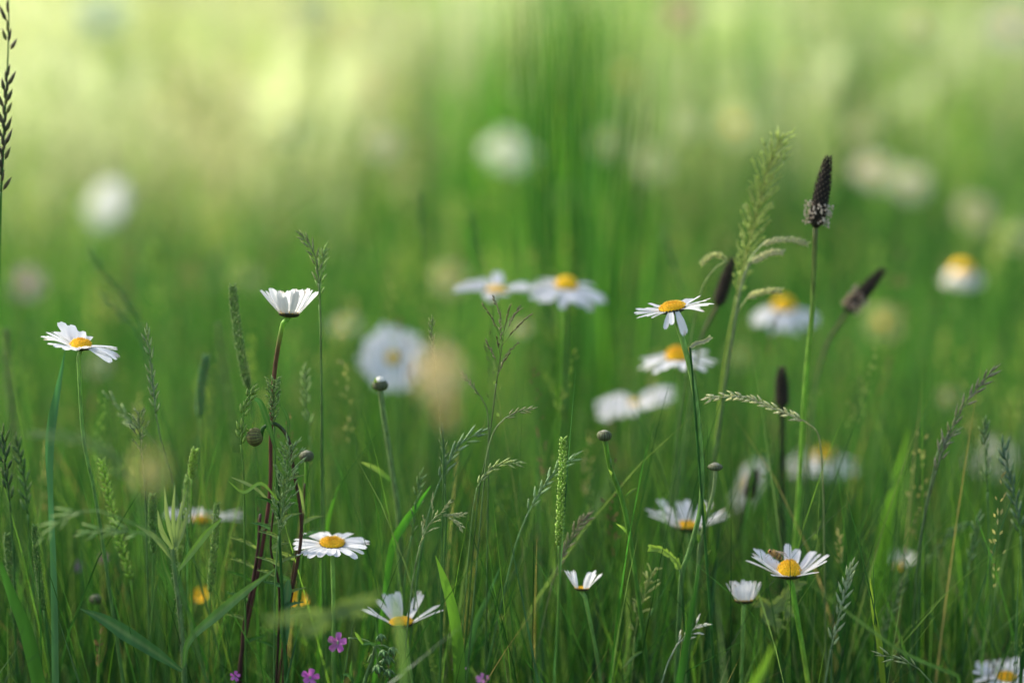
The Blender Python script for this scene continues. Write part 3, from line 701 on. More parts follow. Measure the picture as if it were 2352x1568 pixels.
# ------------------------------------------------------------------ single blades that stand out
def blade(pts, Y, widths, col, label, twist=0.0, fold=.18, group=None, face=Vector((0, -1, .2)), name='grass_blade'):
    p = path3(pts, Y)
    n0 = len(p); p = to_ground(p)
    w = [x * pxm(Y) for x in widths] + [widths[-1] * pxm(Y) * .7]
    mb = MB(); ribbon(mb, p, w, col, face, fold, twist)
    o = obj(name, mb, M_BLADE)
    o['label'] = label; o['category'] = 'grass blade'
    if group: o['group'] = group
    return o
blade([(150, 802), (138, 870), (122, 960), (115, 1040), (118, 1160), (124, 1290), (128, 1450)], 1.43, [1, 10, 22, 22, 14, 16, 20, 22], [(.04, .14, .07), G_BLUE], 'wide blue green blade whose tip touches the left daisy', .6)
blade([(1998, 1325), (2006, 1400), (2020, 1480), (2028, 1568)], 1.44, [1, 11, 14, 13, 10], [G_YEL, G_BRIGHT], 'bright yellow green blade standing between the silvery ear and the corner')
blade([(2088, 975), (2070, 1060), (2045, 1160), (2025, 1280), (2010, 1420)], 1.62, [1, 20, 34, 38, 30], [G_BRIGHT, (.08, .26, .03)], 'broad bright green blade behind, left of the slanting purplish ear')
blade([(1775, 1480), (1755, 1530), (1735, 1568), (1715, 1640)], 1.27, [6, 20, 26, 26], [(.16, .30, .04), G_BRIGHT], 'very bright blurred blade at the bottom, left of the bee daisy stem')
blade([(1000, 1275), (1020, 1330), (1040, 1400), (1052, 1480), (1055, 1568)], 1.43, [1, 20, 26, 28, 26], [G_BRIGHT, G_MID], 'green blade with a pointed tip above and right of the spread daisy')
blade([(990, 1115), (955, 1165), (930, 1200), (900, 1260), (880, 1400)], 1.47, [2, 14, 20, 14, 10], [(.08, .30, .03), G_MID], 'short vivid green blade left of the pale feathery panicle')
blade([(1150, 1300), (1120, 1370), (1090, 1440), (1060, 1568)], 1.46, [1, 12, 16, 14], [G_BLUE, G_MID], 'blue green blade right of the pointed blade')
blade([(905, 1370), (915, 1430), (925, 1500), (930, 1568), (935, 1640)], 1.22, [8, 16, 18, 20, 20], [G_SAGE, G_MID], 'blurred grey blade crossing the centre of the spread daisy')
blade([(780, 1110), (760, 1170), (745, 1260), (740, 1350)], 1.50, [1, 8, 12, 10], [(.10, .30, .03), G_MID], 'thin bright blade above the flat open daisy')
blade([(1605, 1300), (1590, 1400), (1560, 1568)], 1.36, [4, 16, 22], [(.03, .11, .02), G_DARK], 'dark blurred blade below the feathery daisy')
blade([(1860, 1340), (1980, 1430), (2080, 1500), (2200, 1550)], 1.34, [2, 6, 8, 8], [(.10, .18, .06), G_MID], 'soft blurred blade slanting down right of the bee daisy')
blade([(0, 1290), (30, 1370), (62, 1450), (90, 1568)], 1.40, [10, 26, 34, 30], [G_MID, G_MID], 'broad dark blade in the lower left corner')
blade([(1080, 1250), (1065, 1330), (1050, 1420), (1000, 1568)], 1.48, [1, 6, 8, 8], [G_SAGE, G_MID], 'thin grey blade behind the pointed blade')

# ------------------------------------------------------------------ leafy plants
def leaf_part(th, pts, Y, widths, col, name='leaf', fold=.12, twist=0.0, face=Vector((0, -.8, .5)), na=5):
    p = path3(pts, Y, 5)
    mb = MB(); ribbon(mb, p, [x * pxm(Y) for x in widths], col, face, fold, twist, na)
    return obj(name, mb, M_LEAF, th)

# hairy sage green stalk with lance-shaped leaves, lower left
st = to_ground(path3([(395, 1255), (402, 1320), (412, 1400), (420, 1490), (424, 1568)], 1.42))
th = thing('knapweed_plant', 'hairy sage green plant with lance shaped leaves and felted young top at lower left', 'leafy plant', (st[-1].x, st[-1].y, 0))
mb = MB(); tube(mb, st, [.0012, .0016, .0019], [G_SAGE, G_SAGE, G_MID], 8)
rng = random.Random(9)
for i in range(260):
    p = st[int(rng.uniform(0, 22))]; q = rng.uniform(0, 6.28); d = Vector((math.cos(q), math.sin(q), rng.uniform(-.2, .2)))
    p = p + Vector((0, 0, rng.uniform(-.002, .002)))
    tube(mb, [p + d * .0012, p + d * rng.uniform(.002, .0032)], [.00006, .00002], (.5, .55, .42), 3)
obj('stem', mb, M_STEM, th)
for pts, w in ((((400, 1255), (385, 1190), (378, 1120)), (6, 11, 9, 1)), (((402, 1255), (398, 1180), (402, 1112)), (6, 10, 8, 1)), (((404, 1255), (412, 1190), (430, 1120)), (6, 10, 8, 1)), (((396, 1260), (372, 1220), (362, 1170)), (6, 12, 10, 1)), (((403, 1262), (420, 1215), (436, 1160)), (6, 12, 10, 1))):
    leaf_part(th, pts, 1.41, w, [G_SAGE, (.22, .31, .15)], 'young_leaf')
leaf_part(th, [(410, 1310), (440, 1270), (475, 1225), (510, 1190)], 1.41, (5, 15, 16, 2), [(.12, .24, .06), G_BRIGHT])
leaf_part(th, [(398, 1290), (372, 1250), (345, 1225), (310, 1205)], 1.40, (5, 14, 12, 1), [G_SAGE, G_SAGE])
leaf_part(th, [(422, 1530), (435, 1470), (500, 1410), (560, 1360), (632, 1305)], 1.40, (6, 16, 24, 19, 2), [(.06, .17, .04), (.10, .22, .06)], twist=.3)
leaf_part(th, [(418, 1540), (360, 1500), (290, 1455), (235, 1420), (182, 1396)], 1.41, (8, 26, 36, 24, 1), [(.03, .11, .03), (.04, .13, .035)])
leaf_part(th, [(408, 1380), (395, 1340), (378, 1300), (368, 1250)], 1.44, (6, 16, 14, 1), [G_MID, G_MID])

# the reddish leafy stalks around the nodding bud
def branch_plant(label, stem, Y, cols, srad, leaves, seed, name='leafy_stalk', extra=()):
    rng = random.Random(seed)
    sp = to_ground(path3(stem, Y))
    th = thing(name, label, 'plant stalk', (sp[-1].x, sp[-1].y, 0))
    mb = MB(); tube(mb, sp, [srad * .8, srad, srad * 1.2], cols, 8); obj('stem', mb, M_STEM, th)
    for (pts, w, c) in leaves:
        leaf_part(th, pts, Y - .005, w, c)
    mb = MB()
    for e in extra:
        tube(mb, path3(e, Y), [srad * .7], cols[0], 6)
    if extra: obj('side_stem', mb, M_STEM, th)
    # narrow toothed stem leaves up the stalk
    nl = 7
    for i in range(nl):
        k = int(len(sp) * (.1 + .55 * i / nl)); p = sp[k]; s = rng.choice((-1, 1))
        d = Vector((s * .8, -.2, .6)); L = rng.uniform(.010, .018)
        pp = smooth([p, p + d * L * .5, p + d * L + Vector((s * .003, 0, -.002))], 3)
        mb = MB(); ribbon(mb, pp, [.001, .0026, .0018, .0003], rng.choice((G_SAGE, G_MID, G_BLUE)), fold=.3)
        for j in range(1, 5):
            a = pp[min(j + 1, len(pp) - 1)]
            for sg in (-1, 1): spikelet(mb, a, Vector((s * .3, 0, .3)) + Vector((.5 * sg, 0, .3 * -sg)), .0028, .0008, G_MID, 3)
        obj('leaf', mb, M_LEAF, th)
    return th
branch_plant('dark reddish stalk slanting right of the nodding bud', [(700, 1110), (696, 1190), (680, 1270), (664, 1370), (650, 1480), (640, 1568)], 1.46, [(.08, .06, .03), (.09, .04, .03), (.05, .03, .02)], .0007, [([(700, 1180), (690, 1130), (668, 1085)], (3, 8, 6, 1), G_SAGE)], 21)
branch_plant('brown upright stalk with curled toothed leaves left of the yellow blossom', [(628, 1170), (622, 1260), (640, 1340), (640, 1450), (634, 1568)], 1.44, [(.09, .05, .03), (.06, .03, .025), (.04, .025, .02)], .0008, [([(628, 1160), (585, 1120), (530, 1095)], (3, 7, 8, 1), G_SAGE), ([(655, 1390), (660, 1360), (663, 1330)], (8, 22, 20, 6), G_BLUE), ([(655, 1480), (655, 1430), (662, 1380)], (10, 24, 22, 10), G_BLUE)], 22)
branch_plant('slender green stalk bearing an arched leaf over the striped bud', [(640, 1085), (640, 1180), (645, 1300), (652, 1450)], 1.435, [G_MID, G_MID, G_MID], .0010, [([(633, 1030), (612, 960), (598, 925), (585, 915)], (7, 14, 13, 6), [G_MID, (.05, .2, .04)]), ([(662, 1000), (662, 965), (655, 945), (645, 928)], (4, 7, 6, 1), G_MID), ([(640, 1150), (600, 1110), (560, 1130), (525, 1105)], (3, 8, 8, 1), G_BRIGHT)], 23)
branch_plant('mauve brown stalk bending down left under the cupped daisy', [(598, 1180), (592, 1260), (578, 1350), (560, 1440), (552, 1568)], 1.45, [(.10, .05, .05), (.08, .035, .03), (.05, .02, .02)], .0011, [], 24)

# cranesbill with round fruits and pink flowers
PINK = (.55, .10, .45)
def cranesbill(px, py, Y, wpx, label, seed=1, faceup=0, col=PINK):
    rng = random.Random(seed)
    c = at(px, py, Y); r = wpx * pxm(Y) / 2
    N, E1, E2 = head_frame(faceup, rng.uniform(-15, 15))
    sp = to_ground([c, c + Vector((.001, 0, -.01)), c + Vector((.002, .001, -.02))])
    th = thing('cranesbill_flower', label, 'wildflower', (sp[-1].x, sp[-1].y, 0), 'small pink cranesbill flowers')
    mb = MB(); tube(mb, sp, [.0006, .0008], G_MID, 6); obj('stem', mb, M_STEM, th)
    for i in range(5):
        mb = MB()
        for s in (-.16, .16):           # each petal is deeply notched
            az = R(72 * i + 10) + s
            m_ = petal_mesh(c, N, E1, E2, az, r * .08, r * .95, r * .42, R(rng.uniform(8, 30)), R(-10), rng, 5, 3, mix(col, (.7, .3, .65), rng.random() * .5))
            mb.add(m_.v, m_.f, m_.c)
        obj('petal', mb, M_PETAL, th)
    mb = MB(); blob(mb, c + N * r * .06, r * .12, r * .12, r * .22, (.45, .45, .3)); obj('flower_centre', mb, M_DISC, th)
    mb = MB(); blob(mb, c - N * r * .12, r * .2, r * .2, r * .28, G_SAGE); obj('bracts', mb, M_BRACT, th)
    return th
cranesbill(776, 1475, 1.44, 50, 'magenta blossom beside the round green fruits, under the flat open daisy', 1, 70)
cranesbill(712, 1556, 1.44, 46, 'magenta blossom at the bottom edge below the yellow blossom', 2, 50)
cranesbill(1058, 1540, 1.44, 42, 'pale pink blossom at the bottom edge, left one of the central pair', 3, -20, (.62, .32, .58))
cranesbill(1108, 1560, 1.46, 34, 'mauve blossom at the bottom edge, right one of the central pair', 4, 30, (.5, .18, .45))
cranesbill(540, 1552, 1.43, 26, 'magenta blossom at the bottom edge left of the brown stalks', 5, 60)
cranesbill(238, 1282, 1.62, 26, 'soft pink blossom behind grass at far lower left', 6, 60)
cranesbill(181, 1300, 1.68, 24, 'faint mauve blossom left of the soft pink one', 7, 60, (.4, .2, .45))
cranesbill(1926, 1499, 1.60, 26, 'tiny mauve blossom right of the bee daisy stem', 8, 60, (.5, .2, .5))
def buttercup(px, py, Y, wpx, label, seed, tilt=30):
    rng = random.Random(seed); c = at(px, py, Y); r = wpx * pxm(Y) / 2
    N, E1, E2 = head_frame(tilt, rng.uniform(-10, 10))
    sp = to_ground([c, c + Vector((.001, 0, -.01)), c + Vector((.002, 0, -.03))])
    th = thing('buttercup', label, 'wildflower', (sp[-1].x, sp[-1].y, 0), 'yellow buttercups low in the grass')
    mb = MB(); tube(mb, sp, [.0007, .0009], G_MID, 6); obj('stem', mb, M_STEM, th)
    for i in range(5):
        obj('petal', petal_mesh(c, N, E1, E2, R(72 * i), r * .05, r * 1.15, r * .95, R(35), R(-10), rng, 6, 5, (.85, .50, .01)), M_DISC, th)
    mb = MB(); blob(mb, c + N * r * .15, r * .25, r * .25, r * .25, (.7, .45, .02)); obj('flower_centre', mb, M_DISC, th)
buttercup(463, 1372, 1.60, 46, 'yellow buttercup behind the hairy plant stem, left of its pair', 1)
buttercup(680, 1384, 1.53, 56, 'yellow buttercup behind the dark stalks, right of its pair', 2)

# fruiting cranesbill plant
st = to_ground(path3([(862, 1478), (856, 1510), (842, 1550), (830, 1600)], 1.43))
th = thing('fruiting_cranesbill', 'downy green stalk with nodding round fruit pods right of the magenta blossom', 'leafy plant', (st[-1].x, st[-1].y, 0))
mb = MB(); tube(mb, st, [.0010, .0015], [G_SAGE, G_MID], 8); obj('stem', mb, M_STEM, th)
for (x0, y0, x1, y1) in ((862, 1480, 800, 1465), (862, 1480, 872, 1470), (864, 1482, 900, 1492), (858, 1500, 845, 1520), (862, 1485, 868, 1530), (864, 1482, 888, 1515), (850, 1540, 895, 1510)):
    mb = MB(); tube(mb, path3([(x0, y0), ((x0 + x1) / 2, (y0 + y1) / 2 - 5), (x1, y1)], 1.43), [.0006], G_SAGE, 5); obj('side_stem', mb, M_STEM, th)
for i, (x, y, w) in enumerate(((874, 1463, 18), (902, 1494, 20), (890, 1515, 22), (868, 1536, 22), (892, 1544, 20), (880, 1500, 18))):
    w *= .86; cpt = at(x, y, 1.425); ww = w * pxm(1.43); mb = MB(); blob(mb, cpt, ww * .46, ww * .46, ww * .6, mix(G_SAGE, G_MID, .35), None, 10, 7, .1)
    for q in range(5):
        dq = Vector((math.cos(q * 1.257), math.sin(q * 1.257), 0))
        spikelet(mb, cpt + dq * ww * .25 + Vector((0, 0, ww * .5)), Vector((dq.x, dq.y, -1.3)), ww * 1.3, ww * .4, mix(G_SAGE, G_MID, .1 + .15 * q), 4)
    spikelet(mb, cpt - Vector((0, 0, ww * .4)), Vector((.2, 0, -1)), ww * .9, ww * .22, (.14, .10, .05), 4); obj('fruit_pod', mb, M_BRACT, th)
for pts in (((862, 1480), (866, 1450), (862, 1418)), ((812, 1568), (806, 1540), (808, 1515)), ((815, 1568), (800, 1550), (786, 1548)), ((835, 1480), (822, 1460), (815, 1450)), ((862, 1482), (848, 1476), (828, 1480))):
    leaf_part(th, pts, 1.425, (3, 8, 7, 1), G_BRIGHT if pts[2][0] == 815 else G_MID)

# feathery leafy plant near the half-closed daisy
def feathery(label, roots, Y, col, seed, name='feathery_leaf_plant', sc=1.0):
    rng = random.Random(seed)
    base = to_ground(path3([roots[0][0], (roots[0][0][0] + 5, roots[0][0][1] + 60)], Y))
    th = thing(name, label, 'leafy plant', (base[-1].x, base[-1].y, 0))
    mb = MB(); tube(mb, base, [.0007, .0010], G_MID, 6); obj('stem', mb, M_STEM, th)
    for pts in roots:
        p = path3(list(pts), Y, 8)
        mb = MB(); tube(mb, p, [.0005, .0003], col, 4)
        for i in range(1, len(p)):
            d = (p[i] - p[i - 1]).normalized()
            for s in (-1, 1):
                L = rng.uniform(.003, .007) * sc
                dd = (Vector((-d.z, rng.uniform(-.3, .3), d.x)) * s + d * .6).normalized()
                q = [p[i], p[i] + dd * L * .5, p[i] + (dd + d * .4).normalized() * L]
                ribbon(mb, q, [.0007, .0016, .0004], mix(col, G_YEL, rng.random() * .3), fold=.2)
        obj('leaf', mb, M_LEAF, th)
feathery('curly pale leaves right of the small half-closed daisy', [((1752, 1420), (1770, 1400), (1800, 1392), (1812, 1412)), ((1752, 1420), (1762, 1390), (1740, 1380)), ((1752, 1425), (1775, 1420), (1790, 1440)), ((1752, 1420), (1790, 1380), (1820, 1350), (1835, 1335))], 1.47, (.26, .36, .14), 1)
feathery('dark feathery leaves behind the button bud stem', [((1640, 1400), (1600, 1360), (1560, 1345)), ((1640, 1400), (1640, 1350), (1660, 1320)), ((1640, 1400), (1690, 1380), (1730, 1350)), ((1640, 1400), (1680, 1330), (1700, 1310)), ((1640, 1405), (1580, 1400), (1530, 1410))], 1.56, (.05, .16, .03), 2)
feathery('blurred feathery pale leaves close to the camera under the flat daisy', [((760, 1410), (700, 1412), (620, 1425)), ((760, 1410), (800, 1390), (860, 1375)), ((760, 1410), (730, 1440), (700, 1440)), ((760, 1410), (790, 1400), (830, 1400))], 1.24, G_SAGE, 3)
feathery('small jagged leaf on the long stem of the sharp daisy', [((1585, 798), (1600, 788), (1618, 784), (1630, 775))], 1.449, (.5, .5, .4), 4, 'withered_leaf', .3)
feathery('curved toothed leaf left of the long green stem', [((1562, 1308), (1550, 1285), (1520, 1262), (1494, 1258))], 1.45, (.22, .36, .08), 5, sc=.5)

# tan and yellow faded heads close to the camera
def puff(px, py, Y, wpx, hpx, col, label, seed):
    rng = random.Random(seed); c = at(px, py, Y)
    rx, rz = wpx * pxm(Y) / 2, hpx * pxm(Y) / 2
    sp = to_ground([c - Vector((0, 0, rz * .8)), c - Vector((0, 0, rz + .02)), c - Vector((0.002, 0, rz + .05))])
    th = thing('faded_flower_head', label, 'seed head', (sp[-1].x, sp[-1].y, 0))
    mb = MB(); tube(mb, sp, [.0007, .001], G_MID, 6); obj('stem', mb, M_STEM, th)
    mb = MB()
    for i in range(44):
        z = 1 - 2 * (i + .5) / 44; q = i * 2.39996; s = math.sqrt(1 - z * z)
        d = Vector((s * math.cos(q), s * math.sin(q), z))
        spikelet(mb, c + Vector((d.x * rx, d.y * rx, d.z * rz)) * .35, d + Vector((0, 0, -.1)), rx * .8, rx * .22, mix(col, (.8, .78, .62), rng.random() * .5), 4)
    obj('seed_head', mb, M_SEED, th)
puff(1005, 858, 1.0, 120, 180, (.90, .78, .54), 'large tan out-of-focus seed head close to the camera, left of centre', 1)
puff(1022, 950, 1.01, 56, 70, (.86, .70, .36), 'smaller tan out-of-focus seed head below the large tan one', 2)
puff(346, 1080, 1.0, 84, 150, (.72, .66, .22), 'yellow out-of-focus seed head close to the camera on the left', 3)

# ------------------------------------------------------------------ the bee
def bee():
    Yb = 1.437
    s = pxm(Yb)
    hd = at(1764, 1264, Yb); tl = at(1799, 1280, Yb)
    ax = (tl - hd); L = ax.length; d = ax.normalized()
    e1 = Vector((0, 1, 0)); up = e1.cross(d) * -1
    if up.z < 0: up = -up
    th = thing('bee', 'small golden brown bee perched on the raised petals of the large lower right daisy', 'insect', hd)
    prof = [(0, .05), (.04, .11), (.12, .15), (.18, .12), (.22, .09), (.28, .16), (.38, .20), (.47, .17), (.53, .09), (.58, .14), (.68, .19), (.80, .17), (.92, .10), (1.0, .02)]
    mb = MB(); vs, cs, fs = [], [], []; n = 12
    for j, (t, r) in enumerate(prof):
        for k in range(n):
            q = 2 * math.pi * k / n
            vs.append(hd + ax * t + (e1 * math.cos(q) + up * math.sin(q)) * r * L - up * L * .10 * t * t)
            cs.append((.42, .22, .05) if t < .55 else ((.10, .05, .02) if j % 2 else (.50, .28, .06)))
    for j in range(len(prof) - 1):
        for k in range(n): fs.append((j * n + k, j * n + (k + 1) % n, (j + 1) * n + (k + 1) % n, (j + 1) * n + k))
    mb.add(vs, fs, cs)
    rng = random.Random(3)
    for i in range(160):     # fuzz
        t = rng.uniform(.22, .6); q = rng.uniform(0, 6.28); dd = e1 * math.cos(q) + up * math.sin(q)
        p = hd + ax * t + dd * L * .15
        tube(mb, [p, p + dd * L * .09], [.00003], (.6, .38, .12), 3)
    obj('body', mb, M_BODY, th)
    for sg in (-1, 1):
        mb = MB(); blob(mb, hd + ax * .10 + e1 * sg * L * .11 + up * L * .05, L * .06, L * .06, L * .08, (0, 0, 0)); obj('eye', mb, M_EYE, th)
        a = hd + ax * .36 + up * L * .17 + e1 * sg * L * .06
        w = a + ax * .85 + e1 * sg * L * .22 + up * L * .02
        mb = MB(); ribbon(mb, smooth([a, (a + w) / 2 + up * L * .08, w], 4), [L * .06, L * .26, L * .30, L * .05], (.4, .3, .2), up + e1 * sg * .4, .02); obj('wing', mb, M_WING, th)
        mb = MB(); tube(mb, [hd + up * L * .05 + e1 * sg * L * .04, hd - ax * .08 + up * L * .14 + e1 * sg * L * .08, hd - ax * .20 + up * L * .10 + e1 * sg * L * .1], [.00008], (.05, .03, .02), 4); obj('antenna', mb, M_BODY, th)
        for k, tt in enumerate((.28, .38, .48)):
            p = hd + ax * tt - up * L * .12
            kn = p + e1 * sg * L * .22 + up * L * .03 + ax * (k - 1) * .14
            ft = kn - up * L * .32 + ax * (k - 1) * .12 + e1 * sg * L * .03
            mb = MB(); tube(mb, [p, kn, ft], [.00014, .0001, .00007], (.30, .15, .05), 5); obj('leg', mb, M_BODY, th)
bee()

# ------------------------------------------------------------------ ground and meadow grass
def ground():
    n = 60
    xs = np.sinh(np.linspace(-5.2, 5.2, n)) * 2.2
    v = [(x, y + 4, 0.0) for y in xs for x in xs]
    f = [(j * n + i, j * n + i + 1, (j + 1) * n + i + 1, (j + 1) * n + i) for j in range(n - 1) for i in range(n - 1)]
    me = bpy.data.meshes.new('ground'); me.from_pydata(v, [], f)
    o = bpy.data.objects.new('ground', me); COL.objects.link(o); o['kind'] = 'structure'
    m = bpy.data.materials.new('mossy_soil'); m.use_nodes = True
    nn, l = m.node_tree.nodes, m.node_tree.links
    p = nn['Principled BSDF']; p.inputs['Roughness'].default_value = .95
    no = nn.new('ShaderNodeTexNoise'); no.inputs['Scale'].default_value = 14; no.inputs['Detail'].default_value = 6
    tc = nn.new('ShaderNodeTexCoord'); l.new(tc.outputs['Object'], no.inputs['Vector'])
    cr = nn.new('ShaderNodeValToRGB')
    cr.color_ramp.elements[0].position = .35; cr.color_ramp.elements[0].color = (.028, .05, .015, 1)
    cr.color_ramp.elements[1].position = .65; cr.color_ramp.elements[1].color = (.08, .15, .035, 1)
    l.new(no.outputs[0], cr.inputs[0]); l.new(cr.outputs[0], p.inputs['Base Color'])
    me.materials.append(m)
ground()

def np_mesh(name, verts, quads, cols, mat):
    me = bpy.data.meshes.new(name)
    me.vertices.add(len(verts)); me.vertices.foreach_set('co', verts.astype(np.float32).ravel())
    nf = len(quads)
    me.loops.add(nf * 4); me.loops.foreach_set('vertex_index', quads.astype(np.int32).ravel())
    me.polygons.add(nf)
    me.polygons.foreach_set('loop_start', np.arange(nf, dtype=np.int32) * 4)
    me.polygons.foreach_set('use_smooth', np.ones(nf, dtype=bool))
    ca = me.color_attributes.new('col', 'FLOAT_COLOR', 'POINT')
    c4 = np.ones((len(verts), 4), dtype=np.float32); c4[:, :3] = cols
    ca.data.foreach_set('color', c4.ravel())
    me.update(calc_edges=True); me.validate()
    me.materials.append(mat)
    o = bpy.data.objects.new(name, me); COL.objects.link(o)
    return o

RS = np.random.RandomState(11)

def wedge(y0, y1, dens, margin=0.6):
    area_x = lambda y: 0.216 * y + margin
    n = int(dens * (y1 - y0) * (area_x(y0) + area_x(y1)))
    y = RS.uniform(y0, y1, n)
    x = RS.uniform(-1, 1, n) * area_x(y)
    return x, y

def patch(x, y, s=1.0, ph=0.0):
    return (np.sin(x * 2.1 * s + 1.3 + ph) * np.cos(y * 1.7 * s + .4 + ph) + np.sin(x * 4.7 * s - y * 2.9 * s + 2 + ph) * .6 + np.sin(y * 5.3 * s + x * 1.1 * s + ph) * .4) / 2

def blades(x, y, h, w, col, lean=.25, bend=.5, S=6):
    n = len(x)
    az = RS.uniform(0, 2 * np.pi, n)
    ln = np.abs(RS.normal(0, lean, n)); bd = np.abs(RS.normal(0, bend, n))
    t = np.linspace(0, 1, S + 1)[None, :]
    off = (ln[:, None] * t + bd[:, None] * t ** 2.6 * .6) * h[:, None]
    z = h[:, None] * t * (1 - .22 * (bd[:, None] * t ** 1.5))
    cx = x[:, None] + np.cos(az)[:, None] * off
    cy = y[:, None] + np.sin(az)[:, None] * off
    fa = RS.uniform(-1.1, 1.1, n)        # facing of the blade, biased to the camera
    wx, wy = np.cos(fa)[:, None], np.sin(fa)[:, None]
    ww = w[:, None] * .5 * np.minimum(1, .55 + t * 2) * (1 - t ** 2.2)
    V = np.empty((n, S + 1, 2, 3))
    V[:, :, 0, 0] = cx - wx * ww; V[:, :, 0, 1] = cy - wy * ww; V[:, :, 0, 2] = z
    V[:, :, 1, 0] = cx + wx * ww; V[:, :, 1, 1] = cy + wy * ww; V[:, :, 1, 2] = z
    base = (np.arange(n) * (S + 1) * 2)[:, None] + (np.arange(S) * 2)[None, :]
    Q = np.stack([base, base + 1, base + 3, base + 2], -1).reshape(-1, 4)
    C = np.repeat(col[:, None, :], (S + 1) * 2, axis=1).reshape(-1, 3)
    return V.reshape(-1, 3), Q, C, (cx[:, -1], cy[:, -1], z[:, -1], cx[:, -2], cy[:, -2], z[:, -2])

def heads(tip, n_sp, L, size, col, spread):
    """open seed heads: crossed lozenges scattered along the top of each culm"""
    tx, ty, tz, bx, by, bz = tip
    n = len(tx)
    d = np.stack([tx - bx, ty - by, tz - bz], -1); d /= np.linalg.norm(d, axis=1)[:, None] + 1e-9
    P = np.stack([tx, ty, tz], -1)
    t = RS.uniform(0, 1, (n, n_sp))
    rad = spread * np.sin(np.pi * np.clip(t * .85 + .1, 0, 1))
    a = RS.uniform(0, 2 * np.pi, (n, n_sp))
    r = RS.uniform(.2, 1, (n, n_sp)) * rad * L[:, None]
    c = P[:, None, :] - d[:, None, :] * (t * L[:, None])[..., None]
    c = c + np.stack([np.cos(a) * r, np.sin(a) * r, RS.uniform(-.1, .1, (n, n_sp)) * L[:, None]], -1)
    dirv = d[:, None, :] * .9 + np.stack([np.cos(a), np.sin(a), RS.uniform(-.5, .5, a.shape)], -1) * .5
    dirv /= np.linalg.norm(dirv, axis=2)[..., None]
    sd_ = np.cross(dirv, RS.normal(0, 1, dirv.shape)); sd_ /= np.linalg.norm(sd_, axis=2)[..., None]
    s = (size[:, None] * RS.uniform(.7, 1.2, (n, n_sp)))[..., None]
    c = c.reshape(-1, 3); dirv = dirv.reshape(-1, 3); sd_ = sd_.reshape(-1, 3); s = s.reshape(-1, 1)
    m = len(c); V = np.empty((m, 8, 3)); s2 = np.cross(dirv, sd_)
    for k, q in enumerate((sd_, s2)):
        V[:, 4 * k] = c - dirv * s * .5; V[:, 4 * k + 1] = c + q * s * .18; V[:, 4 * k + 2] = c + dirv * s * .5; V[:, 4 * k + 3] = c - q * s * .18
    b = np.arange(m)[:, None] * 8
    Q = np.concatenate([b + np.arange(4)[None], b + 4 + np.arange(4)[None]], 0)
    C = np.repeat(np.repeat(col, n_sp, axis=0), 8, axis=0)
    return V.reshape(-1, 3), Q, C

def join(lst):
    V, Q, C, o = [], [], [], 0
    for v, q, c in lst:
        V.append(v); Q.append(q + o); C.append(c); o += len(v)
    return np.concatenate(V), np.concatenate(Q), np.concatenate(C)

def palette(n, cols, wts, jit=.25):
    cols = np.array(cols); k = RS.choice(len(cols), n, p=np.array(wts) / sum(wts))
    return cols[k] * RS.uniform(1 - jit, 1 + jit, (n, 1)) * RS.uniform(.93, 1.07, (n, 3))

NEAR = ([(.012, .050, .014), (.026, .092, .020), (.10, .23, .03), (.030, .090, .045), (.11, .19, .07), (.30, .24, .12)], [6, 6, 1.5, 1.6, 1.2, .35])
parts = []
# in front of the focus plane: below the lower frame edge, a few tips poke in
x, y = wedge(.35, 1.43, 2600, .35)
lim = CAM_H - .365 * y
h = np.clip(RS.uniform(.3, 1.0, len(x)) ** .7 * (lim + .015), .05, .34)
poke = RS.rand(len(x)) < .08
h = np.where(poke & (y > 1.05), lim + RS.uniform(.02, .06, len(x)), h)
b = blades(x, y, h, RS.uniform(.0018, .0040, len(x)), palette(len(x), *NEAR), .2, .5, 6)
parts.append(b[:3])
# focus zone and just behind
x, y = wedge(1.46, 2.45, 7600, .5)
k = RS.rand(len(x))
h = np.where(k < .6, RS.uniform(.12, .30, len(x)), RS.uniform(.26, .41, len(x))) + patch(x, y, 2.0) * .03
h *= 1 - .38 * np.clip((y - 1.65) / .8, 0, 1)
b = blades(x, y, h, np.where(k < .6, RS.uniform(.0018, .0045, len(x)), RS.uniform(.0008, .0022, len(x))), palette(len(x), *NEAR), .13, .30, 7)
parts.append(b[:3])
x, y = wedge(1.47, 2.3, 2600, .4)
h = RS.uniform(.26, .46, len(x)) * RS.uniform(.75, 1, len(x))
b = blades(x, y, h, RS.uniform(.0006, .0011, len(x)), palette(len(x), [(.03, .10, .02), G_MID, (.12, .20, .07), (.14, .28, .05), (.34, .30, .16)], [4, 4, 2.5, 2.5, .3]), .11, .16, 8); parts.append(b[:3])
sel = RS.rand(len(x)) < .22
tip = tuple(q[sel] for q in b[3]); m = int(sel.sum())
parts.append(heads(tip, 22, RS.uniform(.03, .08, m), RS.uniform(.003, .0052, m), palette(m, [(.12, .20, .07), (.18, .28, .08), (.30, .30, .16), (.12, .09, .07)], [5, 3, 1.5, 1.5]), .10))
x, y = wedge(1.1, 2.0, 900, .3)
b = blades(x, y, RS.uniform(.06, .24, len(x)), RS.uniform(.0012, .003, len(x)), palette(len(x), [(.20, .15, .08), (.30, .25, .13), (.12, .08, .05)], [3, 2, 2]), .6, 1.0, 5); parts.append(b[:3])
x, y = wedge(1.47, 1.75, 4600, .25)       # fine culms right behind the flowers
h = RS.uniform(.20, .40, len(x)) * RS.uniform(.8, 1, len(x))
b = blades(x, y, h, RS.uniform(.0006, .0016, len(x)), palette(len(x), [(.03, .10, .02), (.06, .17, .035), (.13, .22, .08), (.18, .32, .06)], [3, 5, 3, 2.5]), .16, .28, 8); parts.append(b[:3])
x, y = wedge(1.8, 2.9, 1500, .4)          # taller loose culms further back
h = RS.uniform(.24, .41, len(x))
